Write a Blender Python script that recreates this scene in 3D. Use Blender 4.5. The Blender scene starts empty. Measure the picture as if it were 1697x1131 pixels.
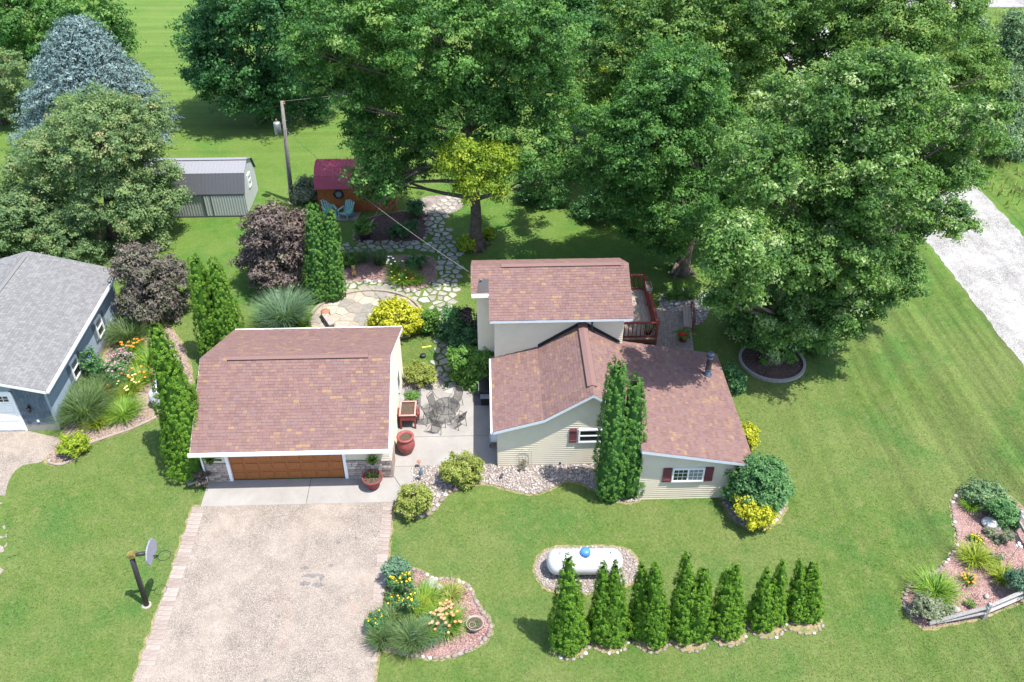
import bpy, math, random
import numpy as np
from mathutils import Vector, Matrix
R = math.radians
random.seed(7); rng = np.random.default_rng(11)
scene = bpy.context.scene
col = scene.collection

# ------------------------------------------------------------------ camera
CAM_H, F_PX, PITCH, YAW = 28.8, 1480.0, 37.3, 1.8
cam_d = bpy.data.cameras.new('camera'); cam = bpy.data.objects.new('camera', cam_d); col.objects.link(cam)
cam.location = (0, 0, CAM_H); cam.rotation_euler = (R(90-PITCH), 0, -R(YAW))
cam_d.sensor_width = 36; cam_d.lens = F_PX/1697*36; cam_d.clip_end = 2000
scene.camera = cam

# ------------------------------------------------------------------ sky, sun, exposure
S = Vector((1.02, -0.60, 3.0)).normalized()           # towards the sun
world = bpy.data.worlds.new('World'); scene.world = world; world.use_nodes = True
nt = world.node_tree; nt.nodes.clear()
sky = nt.nodes.new('ShaderNodeTexSky'); sky.sky_type = 'NISHITA'; sky.sun_disc = False
sky.sun_elevation = math.asin(S.z); sky.sun_rotation = math.atan2(S.x, S.y)
bg = nt.nodes.new('ShaderNodeBackground'); bg.inputs['Strength'].default_value = 0.15
out = nt.nodes.new('ShaderNodeOutputWorld')
nt.links.new(sky.outputs[0], bg.inputs[0]); nt.links.new(bg.outputs[0], out.inputs[0])
sun_d = bpy.data.lights.new('sun', 'SUN'); sun_d.energy = 3.6; sun_d.angle = R(0.53); sun_d.color = (1, .96, .9)
sun = bpy.data.objects.new('sun', sun_d); col.objects.link(sun)
sun.rotation_euler = S.to_track_quat('Z', 'Y').to_euler()
scene.view_settings.view_transform = 'Standard'; scene.view_settings.look = 'None'
scene.view_settings.exposure = 1.4; scene.view_settings.gamma = 1; scene.view_settings.use_curve_mapping = False

# ------------------------------------------------------------------ from photo points to places
_p, _y = R(PITCH), R(YAW)
FW = np.array([math.sin(_y)*math.cos(_p), math.cos(_y)*math.cos(_p), -math.sin(_p)])
RT = np.array([math.cos(_y), -math.sin(_y), 0.0]); UP = np.cross(RT, FW)
def ray(x, y): return FW + RT*(x-848.5)/F_PX - UP*(y-565.5)/F_PX
def G(x, y, z=0.0):                                    # point at height z
    d = ray(x, y); t = (z-CAM_H)/d[2]
    return Vector((d[0]*t, d[1]*t, z))
def V(x, y, Y):                                        # point on the upright plane at depth Y
    d = ray(x, y); t = Y/d[1]
    return Vector((d[0]*t, Y, CAM_H + d[2]*t))
def scale_at(P):                                       # photo pixels per metre there
    v = np.array(P) - [0, 0, CAM_H]
    return F_PX/float(v @ FW)

# ------------------------------------------------------------------ object helpers
def tag(o, label=None, cat=None, group=None, kind=None):
    if label: o['label'] = label
    if cat: o['category'] = cat
    if group: o['group'] = group
    if kind: o['kind'] = kind
    return o
def thing(name, label, cat, loc=(0, 0, 0), rz=0, group=None):
    o = bpy.data.objects.new(name, None); col.objects.link(o)
    o.location = loc; o.rotation_euler = (0, 0, rz); o.empty_display_size = .2
    return tag(o, label, cat, group)
def link(name, me, mat=None, parent=None, loc=None, rz=0, scale=None):
    o = bpy.data.objects.new(name, me); col.objects.link(o)
    if mat is not None and not me.materials: me.materials.append(mat)
    if parent: o.parent = parent
    if loc is not None: o.location = loc
    if rz: o.rotation_euler = (0, 0, rz)
    if scale is not None: o.scale = scale if hasattr(scale, '__len__') else (scale,)*3
    return o
def copy_tree(o, parent=None):
    c = o.copy(); col.objects.link(c); c.parent = parent
    for ch in list(o.children): copy_tree(ch, c)
    return c

class MB:
    def __init__(s): s.v = []; s.f = []; s.t = []
    def add(s, vs, fs, tint=0.5):
        n = len(s.v); s.v += [tuple(v) for v in vs]
        for f in fs: s.f.append(tuple(i+n for i in f)); s.t.append(tint)
        return s
    def box(s, a, b, tint=0.5):
        (x0, y0, z0), (x1, y1, z1) = a, b
        return s.add([(x0,y0,z0),(x1,y0,z0),(x1,y1,z0),(x0,y1,z0),(x0,y0,z1),(x1,y0,z1),(x1,y1,z1),(x0,y1,z1)],
                     [(0,3,2,1),(4,5,6,7),(0,1,5,4),(1,2,6,5),(2,3,7,6),(3,0,4,7)], tint)
    def cbox(s, c, d, rz=0, tint=0.5, rx=0, ry=0):    # centred box, turned
        m = Matrix.Translation(c) @ Matrix.Rotation(rz, 4, 'Z') @ Matrix.Rotation(ry, 4, 'Y') @ Matrix.Rotation(rx, 4, 'X')
        x, y, z = d[0]/2, d[1]/2, d[2]/2
        vs = [m @ Vector(p) for p in [(-x,-y,-z),(x,-y,-z),(x,y,-z),(-x,y,-z),(-x,-y,z),(x,-y,z),(x,y,z),(-x,y,z)]]
        return s.add(vs, [(0,3,2,1),(4,5,6,7),(0,1,5,4),(1,2,6,5),(2,3,7,6),(3,0,4,7)], tint)
    def bar(s, p, q, w, h=None, up=(0, 0, 1), tint=0.5):
        p, q = Vector(p), Vector(q); d = (q-p).normalized(); u = Vector(up)
        if abs(d.dot(u)) > .98: u = Vector((0, 1, 0))
        a = d.cross(u).normalized()*(w/2); b = a.cross(d).normalized()*((h or w)/2)
        vs = [p-a-b, p+a-b, p+a+b, p-a+b, q-a-b, q+a-b, q+a+b, q-a+b]
        return s.add(vs, [(0,1,2,3),(7,6,5,4),(0,4,5,1),(1,5,6,2),(2,6,7,3),(3,7,4,0)], tint)
    def tube(s, pts, rad, n=8, tint=0.5, cap=True):
        pts = [Vector(p) for p in pts]
        if not hasattr(rad, '__len__'): rad = [rad]*len(pts)
        vs, fs = [], []
        for i, p in enumerate(pts):
            d = (pts[min(i+1, len(pts)-1)]-pts[max(i-1, 0)]).normalized()
            u = Vector((0, 0, 1)) if abs(d.z) < .9 else Vector((1, 0, 0))
            a = d.cross(u).normalized(); b = a.cross(d)
            for k in range(n):
                t = 2*math.pi*k/n; vs.append(p+(a*math.cos(t)+b*math.sin(t))*rad[i])
        for i in range(len(pts)-1):
            for k in range(n):
                j = (k+1) % n; fs.append((i*n+k, i*n+j, (i+1)*n+j, (i+1)*n+k))
        if cap: fs += [tuple(range(n))[::-1], tuple(range((len(pts)-1)*n, len(pts)*n))]
        return s.add(vs, fs, tint)
    def lathe(s, prof, c=(0, 0, 0), n=20, tint=0.5, closed=False):
        vs, fs = [], []
        for r, z in prof:
            for k in range(n):
                t = 2*math.pi*k/n; vs.append((c[0]+r*math.cos(t), c[1]+r*math.sin(t), c[2]+z))
        m = len(prof)
        for i in range(m-1):
            for k in range(n):
                j = (k+1) % n; fs.append((i*n+k, i*n+j, (i+1)*n+j, (i+1)*n+k))
        fs.append(tuple(range(n))[::-1]); fs.append(tuple(range((m-1)*n, m*n)))
        return s.add(vs, fs, tint)
    def prism(s, poly, z0, z1, tint=0.5):             # poly: xy, anticlockwise
        n = len(poly); vs = [(p[0], p[1], z0) for p in poly]+[(p[0], p[1], z1) for p in poly]
        fs = [tuple(range(n))[::-1], tuple(range(n, 2*n))]+[(i, (i+1) % n, n+(i+1) % n, n+i) for i in range(n)]
        return s.add(vs, fs, tint)
    def mesh(s, name, smooth=False):
        me = bpy.data.meshes.new(name); me.from_pydata(s.v, [], s.f); me.update()
        a = me.attributes.new('tint', 'FLOAT', 'FACE'); a.data.foreach_set('value', np.array(s.t, dtype=np.float32))
        if smooth: me.polygons.foreach_set('use_smooth', [True]*len(me.polygons))
        return me
    def build(s, name, mat, parent=None, smooth=False, bevel=0, rel=True):
        if parent is not None and rel:                # world points -> local to the thing
            m = Matrix.Translation(parent.location) @ parent.rotation_euler.to_matrix().to_4x4()
            if parent.parent: m = Matrix.Translation(parent.parent.location) @ parent.parent.rotation_euler.to_matrix().to_4x4() @ m
            m = m.inverted(); s.v = [tuple(m @ Vector(v)) for v in s.v]
        o = link(name, s.mesh(name, smooth), mat, parent)
        if bevel:
            b = o.modifiers.new('bevel', 'BEVEL'); b.width = bevel; b.segments = 2; b.limit_method = 'ANGLE'
        return o

def quads_mesh(name, P, tint, mat, smooth=False):     # P: (n,4,3)
    n = len(P); me = bpy.data.meshes.new(name)
    me.vertices.add(n*4); me.vertices.foreach_set('co', np.ascontiguousarray(P, dtype=np.float32).ravel())
    me.loops.add(n*4); me.loops.foreach_set('vertex_index', np.arange(n*4, dtype=np.int32))
    me.polygons.add(n); me.polygons.foreach_set('loop_start', np.arange(0, n*4, 4, dtype=np.int32))
    me.update(calc_edges=True)
    a = me.attributes.new('tint', 'FLOAT', 'FACE'); a.data.foreach_set('value', np.clip(tint, 0, 1).astype(np.float32))
    me.materials.append(mat)
    return me
def leaf_mesh(name, P, tint, mat):                   # P: (n,3,3)
    n = len(P); me = bpy.data.meshes.new(name)
    me.vertices.add(n*3); me.vertices.foreach_set('co', np.ascontiguousarray(P, dtype=np.float32).ravel())
    me.loops.add(n*3); me.loops.foreach_set('vertex_index', np.arange(n*3, dtype=np.int32))
    me.polygons.add(n); me.polygons.foreach_set('loop_start', np.arange(0, n*3, 3, dtype=np.int32))
    me.update(calc_edges=True)
    a = me.attributes.new('tint', 'FLOAT', 'FACE'); a.data.foreach_set('value', np.clip(tint, 0, 1).astype(np.float32))
    me.materials.append(mat)
    return me
def tris_mesh(name, Vv, Ff, tint, mat, smooth=False):
    me = bpy.data.meshes.new(name); n = len(Ff)
    me.vertices.add(len(Vv)); me.vertices.foreach_set('co', np.ascontiguousarray(Vv, dtype=np.float32).ravel())
    me.loops.add(n*3); me.loops.foreach_set('vertex_index', np.ascontiguousarray(Ff, dtype=np.int32).ravel())
    me.polygons.add(n); me.polygons.foreach_set('loop_start', np.arange(0, n*3, 3, dtype=np.int32))
    if smooth: me.polygons.foreach_set('use_smooth', np.ones(n, dtype=bool))
    me.update(calc_edges=True)
    a = me.attributes.new('tint', 'FLOAT', 'FACE'); a.data.foreach_set('value', np.clip(tint, 0, 1).astype(np.float32))
    me.materials.append(mat)
    return me

# ------------------------------------------------------------------ materials
class NT:
    def __init__(s, name):
        s.m = bpy.data.materials.new(name); s.m.use_nodes = True; s.t = s.m.node_tree
        s.b = s.t.nodes['Principled BSDF']; s.out = s.t.nodes['Material Output']
        s.co = s.n('ShaderNodeTexCoord').outputs['Object']
    def n(s, ty, **kw):
        k = s.t.nodes.new(ty)
        for a, b in kw.items(): setattr(k, a, b)
        return k
    def l(s, a, b): s.t.links.new(a, b)
    def noise(s, scale, detail=4, rough=.6, co=None, dist=0):
        k = s.n('ShaderNodeTexNoise'); k.inputs['Scale'].default_value = scale; k.inputs['Detail'].default_value = detail
        k.inputs['Roughness'].default_value = rough; k.inputs['Distortion'].default_value = dist
        s.l(co or s.co, k.inputs['Vector']); return k.outputs['Fac']
    def ramp(s, fac, stops, interp='LINEAR'):
        k = s.n('ShaderNodeValToRGB'); k.color_ramp.interpolation = interp
        e = k.color_ramp.elements
        while len(e) < len(stops): e.new(.5)
        for i, (p, c) in enumerate(stops):
            e[i].position = p; e[i].color = (*c, 1) if hasattr(c, '__len__') else (c, c, c, 1)
        s.l(fac, k.inputs[0]); return k.outputs[0]
    def mix(s, fac, a, b, mode='MIX'):
        k = s.n('ShaderNodeMix', data_type='RGBA', blend_type=mode)
        for sock, val in ((k.inputs[0], fac), (k.inputs[6], a), (k.inputs[7], b)):
            if hasattr(val, 'links'): s.l(val, sock)
            elif hasattr(val, '__len__'): sock.default_value = (*val, 1)
            else: sock.default_value = val
        return k.outputs[2]
    def mapped(s, sc, rot=0):
        k = s.n('ShaderNodeMapping'); k.inputs['Scale'].default_value = sc; k.inputs['Rotation'].default_value = (0, 0, rot)
        s.l(s.co, k.inputs[0]); return k.outputs[0]
    def tint(s): return s.n('ShaderNodeAttribute', attribute_name='tint').outputs['Fac']
    def bump(s, h, strength=.3, dist=.02):
        k = s.n('ShaderNodeBump'); k.inputs['Strength'].default_value = strength; k.inputs['Distance'].default_value = dist
        s.l(h, k.inputs['Height']); s.l(k.outputs[0], s.b.inputs['Normal'])
    def fin(s, colr, rough=.85, spec=.25, metal=0):
        if hasattr(colr, 'links'): s.l(colr, s.b.inputs['Base Color'])
        else: s.b.inputs['Base Color'].default_value = (*colr, 1)
        s.b.inputs['Roughness'].default_value = rough; s.b.inputs['Specular IOR Level'].default_value = spec
        s.b.inputs['Metallic'].default_value = metal
        return s.m
def plain(name, c, rough=.6, spec=.3, metal=0, var=.25, sc=6, bump=0, bsc=40):
    k = NT(name); f = k.noise(sc, 5)
    d = tuple(x*(1-var) for x in c); e = tuple(min(1, x*(1+var*.6)) for x in c)
    if bump: k.bump(k.noise(bsc, 4), bump, .01)
    return k.fin(k.ramp(f, [(.3, d), (.7, e)]), rough, spec, metal)
def tinted(name, stops, rough=.85, spec=.2, var=.2, sc=20, bump=0, bsc=40, interp='LINEAR'):
    k = NT(name); c = k.ramp(k.tint(), stops, interp)
    c = k.mix(1, c, k.ramp(k.noise(sc, 4), [(.3, 1-var), (.75, 1+0*var)]), 'MULTIPLY')
    if bump: k.bump(k.noise(bsc, 4), bump, .01)
    return k.fin(c, rough, spec)
def leafy(name, stops, trans=.42, rough=.55, spec=.25):
    k = NT(name); c = k.ramp(k.tint(), stops)
    k.fin(c, rough, spec)
    tr = k.n('ShaderNodeBsdfTranslucent'); mx = k.n('ShaderNodeMixShader'); mx.inputs[0].default_value = trans
    k.l(k.mix(1, c, (1.25, 1.3, .6), 'MULTIPLY'), tr.inputs[0])
    k.l(k.b.outputs[0], mx.inputs[1]); k.l(tr.outputs[0], mx.inputs[2]); k.l(mx.outputs[0], k.out.inputs[0])
    return k.m
M = {}
# lawn: patches, clover, dry spots, mower streaks
k = NT('lawn_grass')
big = k.noise(.16, 5, .65); mid = k.noise(1.3, 6, .75); fine = k.noise(9, 4, .75); speck = k.noise(34, 3, .85)
c = k.ramp(mid, [(.30, (0.065, 0.127, 0.022)), (.5, (0.102, 0.164, 0.035)), (.70, (0.147, 0.190, 0.054))])
c = k.mix(k.ramp(big, [(.40, 0.0), (.62, .8)]), c, (0.156, 0.190, 0.064))
c = k.mix(k.ramp(k.noise(.33, 4, .6, k.mapped((1, 1, 1), .8)), [(.50, 0.0), (.66, .85)]), c, (0.061, 0.149, 0.031))
c = k.mix(k.ramp(k.noise(2.2, 5, .75, k.mapped((1, 1, 1), 1.3)), [(.52, 0.0), (.68, .65)]), c, (0.198, 0.203, 0.089))
c = k.mix(k.ramp(k.noise(.55, 6, .7, k.mapped((1, .8, 1), 2.1)), [(.66, 0.0), (.77, .6)]), c, (0.281, 0.233, 0.124))
xyz = k.n('ShaderNodeSeparateXYZ'); k.l(k.co, xyz.inputs[0])
def band(sock, a, b):
    m_ = k.n('ShaderNodeMapRange'); m_.inputs['From Min'].default_value = a; m_.inputs['From Max'].default_value = b; k.l(sock, m_.inputs[0]); return m_.outputs[0]
st1 = k.ramp(k.noise(1, 3, .6, k.mapped((1.5, .05, 1))), [(.38, .62), (.62, 1.12)])      # along the road verge
c = k.mix(band(xyz.outputs[0], 12, 21), c, k.mix(.9, c, st1, 'MULTIPLY'))
st2 = k.ramp(k.noise(1, 3, .6, k.mapped((.05, 1.1, 1), .06)), [(.38, .70), (.62, 1.15)])  # across the far field
c = k.mix(band(xyz.outputs[1], 55, 66), c, k.mix(.6, k.mix(.5, c, (0.156, 0.199, 0.058)), st2, 'MULTIPLY'))
c = k.mix(.14, c, (0.161, 0.188, 0.089))
c = k.mix(band(xyz.outputs[1], 36, 46), k.mix(1, c, (.95, .985, .84), 'MULTIPLY'), k.mix(1, c, (.82, 1.0, .66), 'MULTIPLY'))
c = k.mix(1, c, k.ramp(fine, [(.25, .66), (.72, 1.16)]), 'MULTIPLY')
c = k.mix(1, c, k.ramp(speck, [(.3, .50), (.7, 1.35)]), 'MULTIPLY')
k.bump(speck, .8, .05)
M['lawn'] = k.fin(c, .9, .1)
def gravel(name, stops, tone, sc=26, bumps=.8):
    k = NT(name); vo = k.n('ShaderNodeTexVoronoi'); vo.inputs['Scale'].default_value = sc; k.l(k.co, vo.inputs['Vector'])
    sp = k.n('ShaderNodeSeparateColor'); k.l(vo.outputs['Color'], sp.inputs[0])
    c = k.ramp(sp.outputs[0], stops)
    c = k.mix(1, c, k.ramp(vo.outputs['Distance'], [(.25, 1.0), (.8, .45)]), 'MULTIPLY')
    c = k.mix(k.ramp(k.noise(.5, 6, .65), [(.4, 0.0), (.7, .65)]), c, tone)
    c = k.mix(1, c, k.ramp(k.noise(1.7, 5, .7), [(.3, .8), (.7, 1.08)]), 'MULTIPLY')
    k.bump(vo.outputs['Distance'], bumps, .02)
    return k, c
k, c = gravel('driveway_gravel', [(0, (0.199, 0.164, 0.136)), (.25, (0.266, 0.225, 0.187)), (.6, (0.325, 0.276, 0.231)), (1, (0.398, 0.346, 0.296))], (0.336, 0.280, 0.231), 34, .6)
c = k.mix(k.ramp(k.noise(.8, 5, .7, k.mapped((1, .5, 1), .3)), [(.60, 0.0), (.74, .6)]), c, (0.315, 0.203, 0.165))
c = k.mix(k.ramp(k.noise(1.3, 4, .6, k.mapped((1.2, .9, 1), 1.9)), [(.70, 0.0), (.78, .6)]), c, (.17, .15, .145))
M['gravel'] = k.fin(c, .95, .1)
k, c = gravel('oil_stained_gravel', [(0, (0.135, 0.121, 0.115)), (1, (0.284, 0.257, 0.236))], (0.203, 0.182, 0.169), 34, .6); M['stain'] = k.fin(c, .9, .15)
k, c = gravel('road_gravel', [(0, (0.269, 0.257, 0.239)), (1, (0.404, 0.388, 0.365))], (0.416, 0.400, 0.376), 18, .4)
c = k.mix(1, c, k.ramp(k.noise(1, 3, .55, k.mapped((.9, .02, 1))), [(.35, .80), (.6, 1.06)]), 'MULTIPLY')
M['road'] = k.fin(c, .95, .1)
k = NT('worn_edge_soil'); c = k.ramp(k.noise(3, 6, .75), [(.36, (.11, .165, .045)), (.52, (.24, .19, .10)), (.7, (.36, .27, .18))]); c = k.mix(1, c, k.ramp(k.noise(34, 3, .85), [(.3, .6), (.7, 1.25)]), 'MULTIPLY'); M['fringe'] = k.fin(c, .95, .1)
k, c = gravel('rock_chip_bed', [(0, (0.145, 0.102, 0.076)), (.4, (0.281, 0.204, 0.162)), (1, (0.442, 0.357, 0.297))], (0.306, 0.221, 0.170), 18, 1)
M['chips'] = k.fin(c, .95, .1)
k, c = gravel('red_mulch', [(0, (0.138, 0.069, 0.058)), (.5, (0.310, 0.181, 0.160)), (1, (0.460, 0.325, 0.294))], (0.333, 0.213, 0.192), 24, 1)
M['mulch'] = k.fin(c, .95, .1)
k, c = gravel('dark_mulch', [(0, (.05, .03, .025)), (.5, (.12, .075, .06)), (1, (.20, .14, .12))], (.12, .08, .065), 24, 1)
M['dmulch'] = k.fin(c, .95, .1)
k, c = gravel('pebble_soil', [(0, (.16, .13, .11)), (.5, (.28, .235, .205)), (1, (.40, .355, .32))], (.30, .25, .22), 20, 1)
M['soil'] = k.fin(c, .95, .1)
k = NT('concrete'); c = k.ramp(k.noise(.7, 6, .7), [(.3, (0.230, 0.213, 0.194)), (.7, (0.299, 0.284, 0.263))])
c = k.mix(1, c, k.ramp(k.noise(30, 3), [(.3, .88), (.7, 1.05)]), 'MULTIPLY')
c = k.mix(k.ramp(k.noise(1.6, 6, .75, k.mapped((1, 1, 1), .5)), [(.62, 0.0), (.75, .4)]), c, (0.202, 0.180, 0.158))
k.bump(k.noise(60, 3), .15, .01); M['concrete'] = k.fin(c, .9, .15)
M['paver'] = tinted('paver_stone', [(0, (0.266, 0.213, 0.179)), (.5, (0.310, 0.255, 0.220)), (1, (0.339, 0.288, 0.253))], .9, .15, .3, 6, .2)
M['flag'] = tinted('flagstone', [(0, (0.263, 0.249, 0.212)), (.5, (0.365, 0.343, 0.292)), (1, (0.439, 0.416, 0.365))], .9, .15, .35, 4, .3, 18)
M['patioflag'] = tinted('tan_flagstone', [(0, (0.240, 0.227, 0.202)), (.5, (0.352, 0.302, 0.239)), (1, (0.440, 0.395, 0.313))], .9, .15, .35, 3, .3, 18)
M['mortar'] = plain('patio_mortar', (0.289, 0.246, 0.199), .95, .1, 0, .25, 5, .3)
M['rock'] = tinted('river_rock', [(0, (.22, .18, .16)), (.35, (.31, .265, .235)), (.7, (.385, .335, .30)), (1, (.47, .44, .415))], .85, .2, .25, 7, .2)
M['greyrock'] = tinted('grey_rock', [(0, (.16, .15, .14)), (.5, (.32, .30, .28)), (1, (.50, .48, .46))], .85, .25, .25, 7, .2)
M['edge'] = tinted('border_stone', [(0, (.24, .195, .165)), (.4, (.36, .31, .265)), (.8, (.45, .40, .36)), (1, (.56, .53, .50))], .88, .15, .45, 8, .4)
M['shingle'] = tinted('brown_blend_shingle', [(0, (0.169, 0.102, 0.094)), (.3, (0.194, 0.117, 0.104)), (.55, (0.209, 0.128, 0.115)), (.72, (0.185, 0.120, 0.115)), (.88, (0.213, 0.133, 0.108)), (.94, (0.241, 0.151, 0.101)), (1, (0.266, 0.170, 0.108))], .95, .1, .25, 30, .4, 80)
M['gshingle'] = tinted('grey_shingle', [(0, (0.165, 0.161, 0.160)), (.5, (0.190, 0.186, 0.183)), (1, (0.221, 0.216, 0.213))], .95, .1, .25, 30, .4, 80)
M['siding'] = plain('cream_siding', (.58, .51, .385), .6, .3, 0, .06, 2)
M['bluesiding'] = plain('blue_grey_siding', (0.206, 0.256, 0.294), .6, .3, 0, .08, 2)
M['bluetrim'] = plain('blue_grey_trim', (0.220, 0.275, 0.314), .6, .3, 0, .08, 2)
M['blueshake'] = tinted('blue_shake', [(0, (.085, .115, .145)), (1, (.125, .16, .195))], .8, .2, .2, 8)
M['shutgrey'] = plain('grey_green_shutter', (.115, .15, .16), .6, .3, 0, .1)
M['white'] = plain('white_trim', (.74, .74, .74), .5, .3, 0, .05)
M['fascia'] = plain('painted_fascia', (.55, .58, .62), .5, .3, 0, .08)
M['tankwhite'] = plain('white_tank_paint', (.56, .56, .58), .4, .35, 0, .12, 2)
M['dome'] = plain('blue_dome_paint', (.06, .19, .52), .4, .4, 0, .1)
M['wine'] = plain('burgundy_shutter', (.145, .045, .055), .6, .3, 0, .15)
M['redwood'] = plain('red_stained_wood', (.21, .05, .042), .7, .25, 0, .3, 12)
M['deck'] = tinted('weathered_deck_board', [(0, (.28, .22, .18)), (1, (.44, .37, .31))], .85, .2, .35, 14, .2)
M['greywood'] = tinted('grey_weathered_wood', [(0, (.26, .245, .23)), (1, (.42, .40, .38))], .9, .15, .35, 14, .3)
M['pole'] = plain('weathered_pole', (.20, .185, .17), .9, .15, 0, .3, 8, .4, 20)
k = NT('oak_door'); wz = k.noise(6, 5, .7, k.mapped((9, 9, .7)))
c = k.ramp(wz, [(.3, (.20, .066, .020)), (.55, (.31, .112, .036)), (.75, (.39, .155, .058))])
M['oak'] = k.fin(c, .5, .3)
M['dark'] = plain('black_metal', (.02, .02, .022), .5, .4, 0, .2)
M['pipe'] = plain('dark_blue_grey_stove_pipe', (.10, .115, .14), .35, .5, .6, .15)
M['steel'] = plain('galvanised_steel', (.42, .44, .46), .4, .5, .7, .1)
M['glass'] = NT('window_glass').fin((.022, .026, .028), .06, .7)
M['glass2'] = NT('pale_curtain_behind_glass').fin((.20, .21, .21), .15, .6)
M['stone'] = tinted('veneer_stone', [(0, (.24, .19, .17)), (.3, (.36, .30, .26)), (.6, (.44, .34, .29)), (1, (.52, .46, .40))], .9, .15, .35, 7, .4, 25)
M['grout'] = plain('stone_grout', (.17, .15, .14), .95, .1)
M['potred'] = plain('red_glazed_clay', (.25, .068, .062), .55, .3, 0, .3, 7)
M['potdark'] = plain('burgundy_clay', (.20, .042, .048), .6, .3, 0, .25, 7)
M['clay'] = plain('terracotta', (.32, .14, .085), .8, .2, 0, .25)
M['dirt'] = plain('potting_soil', (.095, .068, .05), .95, .1, 0, .5, 30, .8, 60)
M['mint'] = plain('mint_plastic', (.22, .42, .36), .5, .35, 0, .06)
M['metalroof'] = plain('light_grey_metal_roof', (.21, .21, .225), .55, .3, 0, .05)
M['metaldark'] = plain('charcoal_metal_panel', (.07, .073, .08), .5, .4, .2, .06)
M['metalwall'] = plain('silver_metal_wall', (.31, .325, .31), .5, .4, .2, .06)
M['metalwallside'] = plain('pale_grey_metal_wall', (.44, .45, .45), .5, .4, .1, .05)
M['redmetal'] = plain('red_metal_roof', (.33, .045, .07), .45, .4, .1, .12)
M['cedar'] = plain('orange_cedar_wall', (.33, .105, .030), .7, .25, 0, .3, 5)
M['board'] = plain('grey_backboard', (.22, .22, .27), .5, .4, 0, .08)
M['meshmetal'] = plain('grey_patio_mesh', (.085, .083, .08), .6, .4, .3, .1)
M['bark'] = plain('grey_bark', (.115, .092, .075), .95, .1, 0, .45, 5, .8, 14)
M['twig'] = plain('dead_twig', (.17, .145, .125), .95, .1, 0, .3, 5)
M['rtwig'] = plain('reddish_twig', (.21, .105, .095), .95, .1, 0, .35, 5)
M['rubber'] = plain('grey_rubber_mat', (.12, .12, .122), .9, .15, 0, .3, 9)
# leaves
M['l_maple'] = leafy('maple_leaf', [(0, (0.031, 0.094, 0.023)), (.5, (0.076, 0.191, 0.039)), (.85, (0.139, 0.283, 0.062)), (1, (0.236, 0.352, 0.102))])
M['l_silver'] = leafy('silver_maple_leaf', [(0, (0.042, 0.107, 0.028)), (.5, (0.101, 0.208, 0.045)), (.82, (0.176, 0.293, 0.070)), (1, (0.366, 0.462, 0.217))])
M['l_dark'] = leafy('dark_maple_leaf', [(0, (0.019, 0.072, 0.024)), (.5, (0.047, 0.145, 0.040)), (1, (0.097, 0.225, 0.059))], .28)
M['l_maple2'] = leafy('yellow_green_maple_leaf', [(0, (0.045, 0.108, 0.027)), (.5, (0.098, 0.198, 0.045)), (.85, (0.164, 0.276, 0.066)), (1, (0.239, 0.327, 0.079))])
M['l_lime'] = leafy('lime_leaf', [(0, (0.142, 0.240, 0.026)), (.6, (0.299, 0.390, 0.032)), (1, (0.520, 0.510, 0.044))])
M['l_olive'] = leafy('crabapple_leaf', [(0, (0.080, 0.147, 0.063)), (.5, (0.161, 0.254, 0.099)), (.85, (0.255, 0.330, 0.134)), (1, (0.363, 0.330, 0.168))])
M['l_plum'] = leafy('plum_leaf', [(0, (0.056, 0.041, 0.043)), (.5, (0.131, 0.095, 0.088)), (.85, (0.213, 0.176, 0.138)), (1, (0.188, 0.230, 0.100))], .25)
M['l_plumgreen'] = leafy('ninebark_leaf', [(0, (0.066, 0.066, 0.054)), (.4, (0.138, 0.102, 0.096)), (.7, (0.120, 0.144, 0.084)), (1, (0.240, 0.204, 0.156))], .25)
M['l_arb'] = leafy('arborvitae_spray', [(0, (0.037, 0.098, 0.011)), (.5, (0.086, 0.194, 0.014)), (1, (0.165, 0.293, 0.028))], .22, .65)
M['l_arbdk'] = leafy('deep_arborvitae_spray', [(0, (0.024, 0.086, 0.018)), (.5, (0.063, 0.165, 0.030)), (1, (0.130, 0.264, 0.045))], .22, .65)
M['l_spruce'] = leafy('blue_spruce_needle', [(0, (0.069, 0.116, 0.118)), (.5, (0.144, 0.214, 0.213)), (1, (0.241, 0.325, 0.314))], .12, .7)
M['l_cedar'] = leafy('red_cedar_needle', [(0, (0.057, 0.121, 0.058)), (.5, (0.127, 0.215, 0.094)), (1, (0.235, 0.321, 0.137))], .15, .7)
M['l_yellow'] = leafy('golden_shrub_leaf', [(0, (.20, .23, .012)), (.5, (.42, .43, .025)), (1, (.60, .57, .06))], .3)
M['l_spirea'] = leafy('spirea_leaf', [(0, (.12, .165, .03)), (.55, (.25, .30, .06)), (1, (.44, .41, .13))], .3)
M['l_green'] = leafy('bright_shrub_leaf', [(0, (0.041, 0.114, 0.021)), (.5, (0.102, 0.221, 0.036)), (1, (0.205, 0.338, 0.065))], .3)
M['l_deep'] = leafy('deep_shrub_leaf', [(0, (0.029, 0.086, 0.034)), (.5, (0.073, 0.179, 0.059)), (1, (0.152, 0.292, 0.102))], .3)
M['l_teal'] = leafy('sedum_leaf', [(0, (0.053, 0.120, 0.070)), (.5, (0.105, 0.200, 0.120)), (1, (0.179, 0.280, 0.170))], .2)
M['l_grey'] = leafy('grey_green_leaf', [(0, (0.101, 0.126, 0.072)), (.5, (0.189, 0.222, 0.132)), (1, (0.315, 0.336, 0.216))], .25)
M['blade'] = leafy('lily_blade', [(0, (0.061, 0.150, 0.018)), (.5, (0.137, 0.260, 0.029)), (1, (0.287, 0.390, 0.058))], .3)
M['bladelime'] = leafy('lime_blade', [(0, (0.107, 0.180, 0.016)), (.5, (0.214, 0.285, 0.025)), (1, (0.364, 0.391, 0.061))], .3)
M['bladegrey'] = leafy('ornamental_grass_blade', [(0, (.045, .095, .030)), (.5, (.095, .165, .05)), (1, (.19, .25, .11))], .3)
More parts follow.
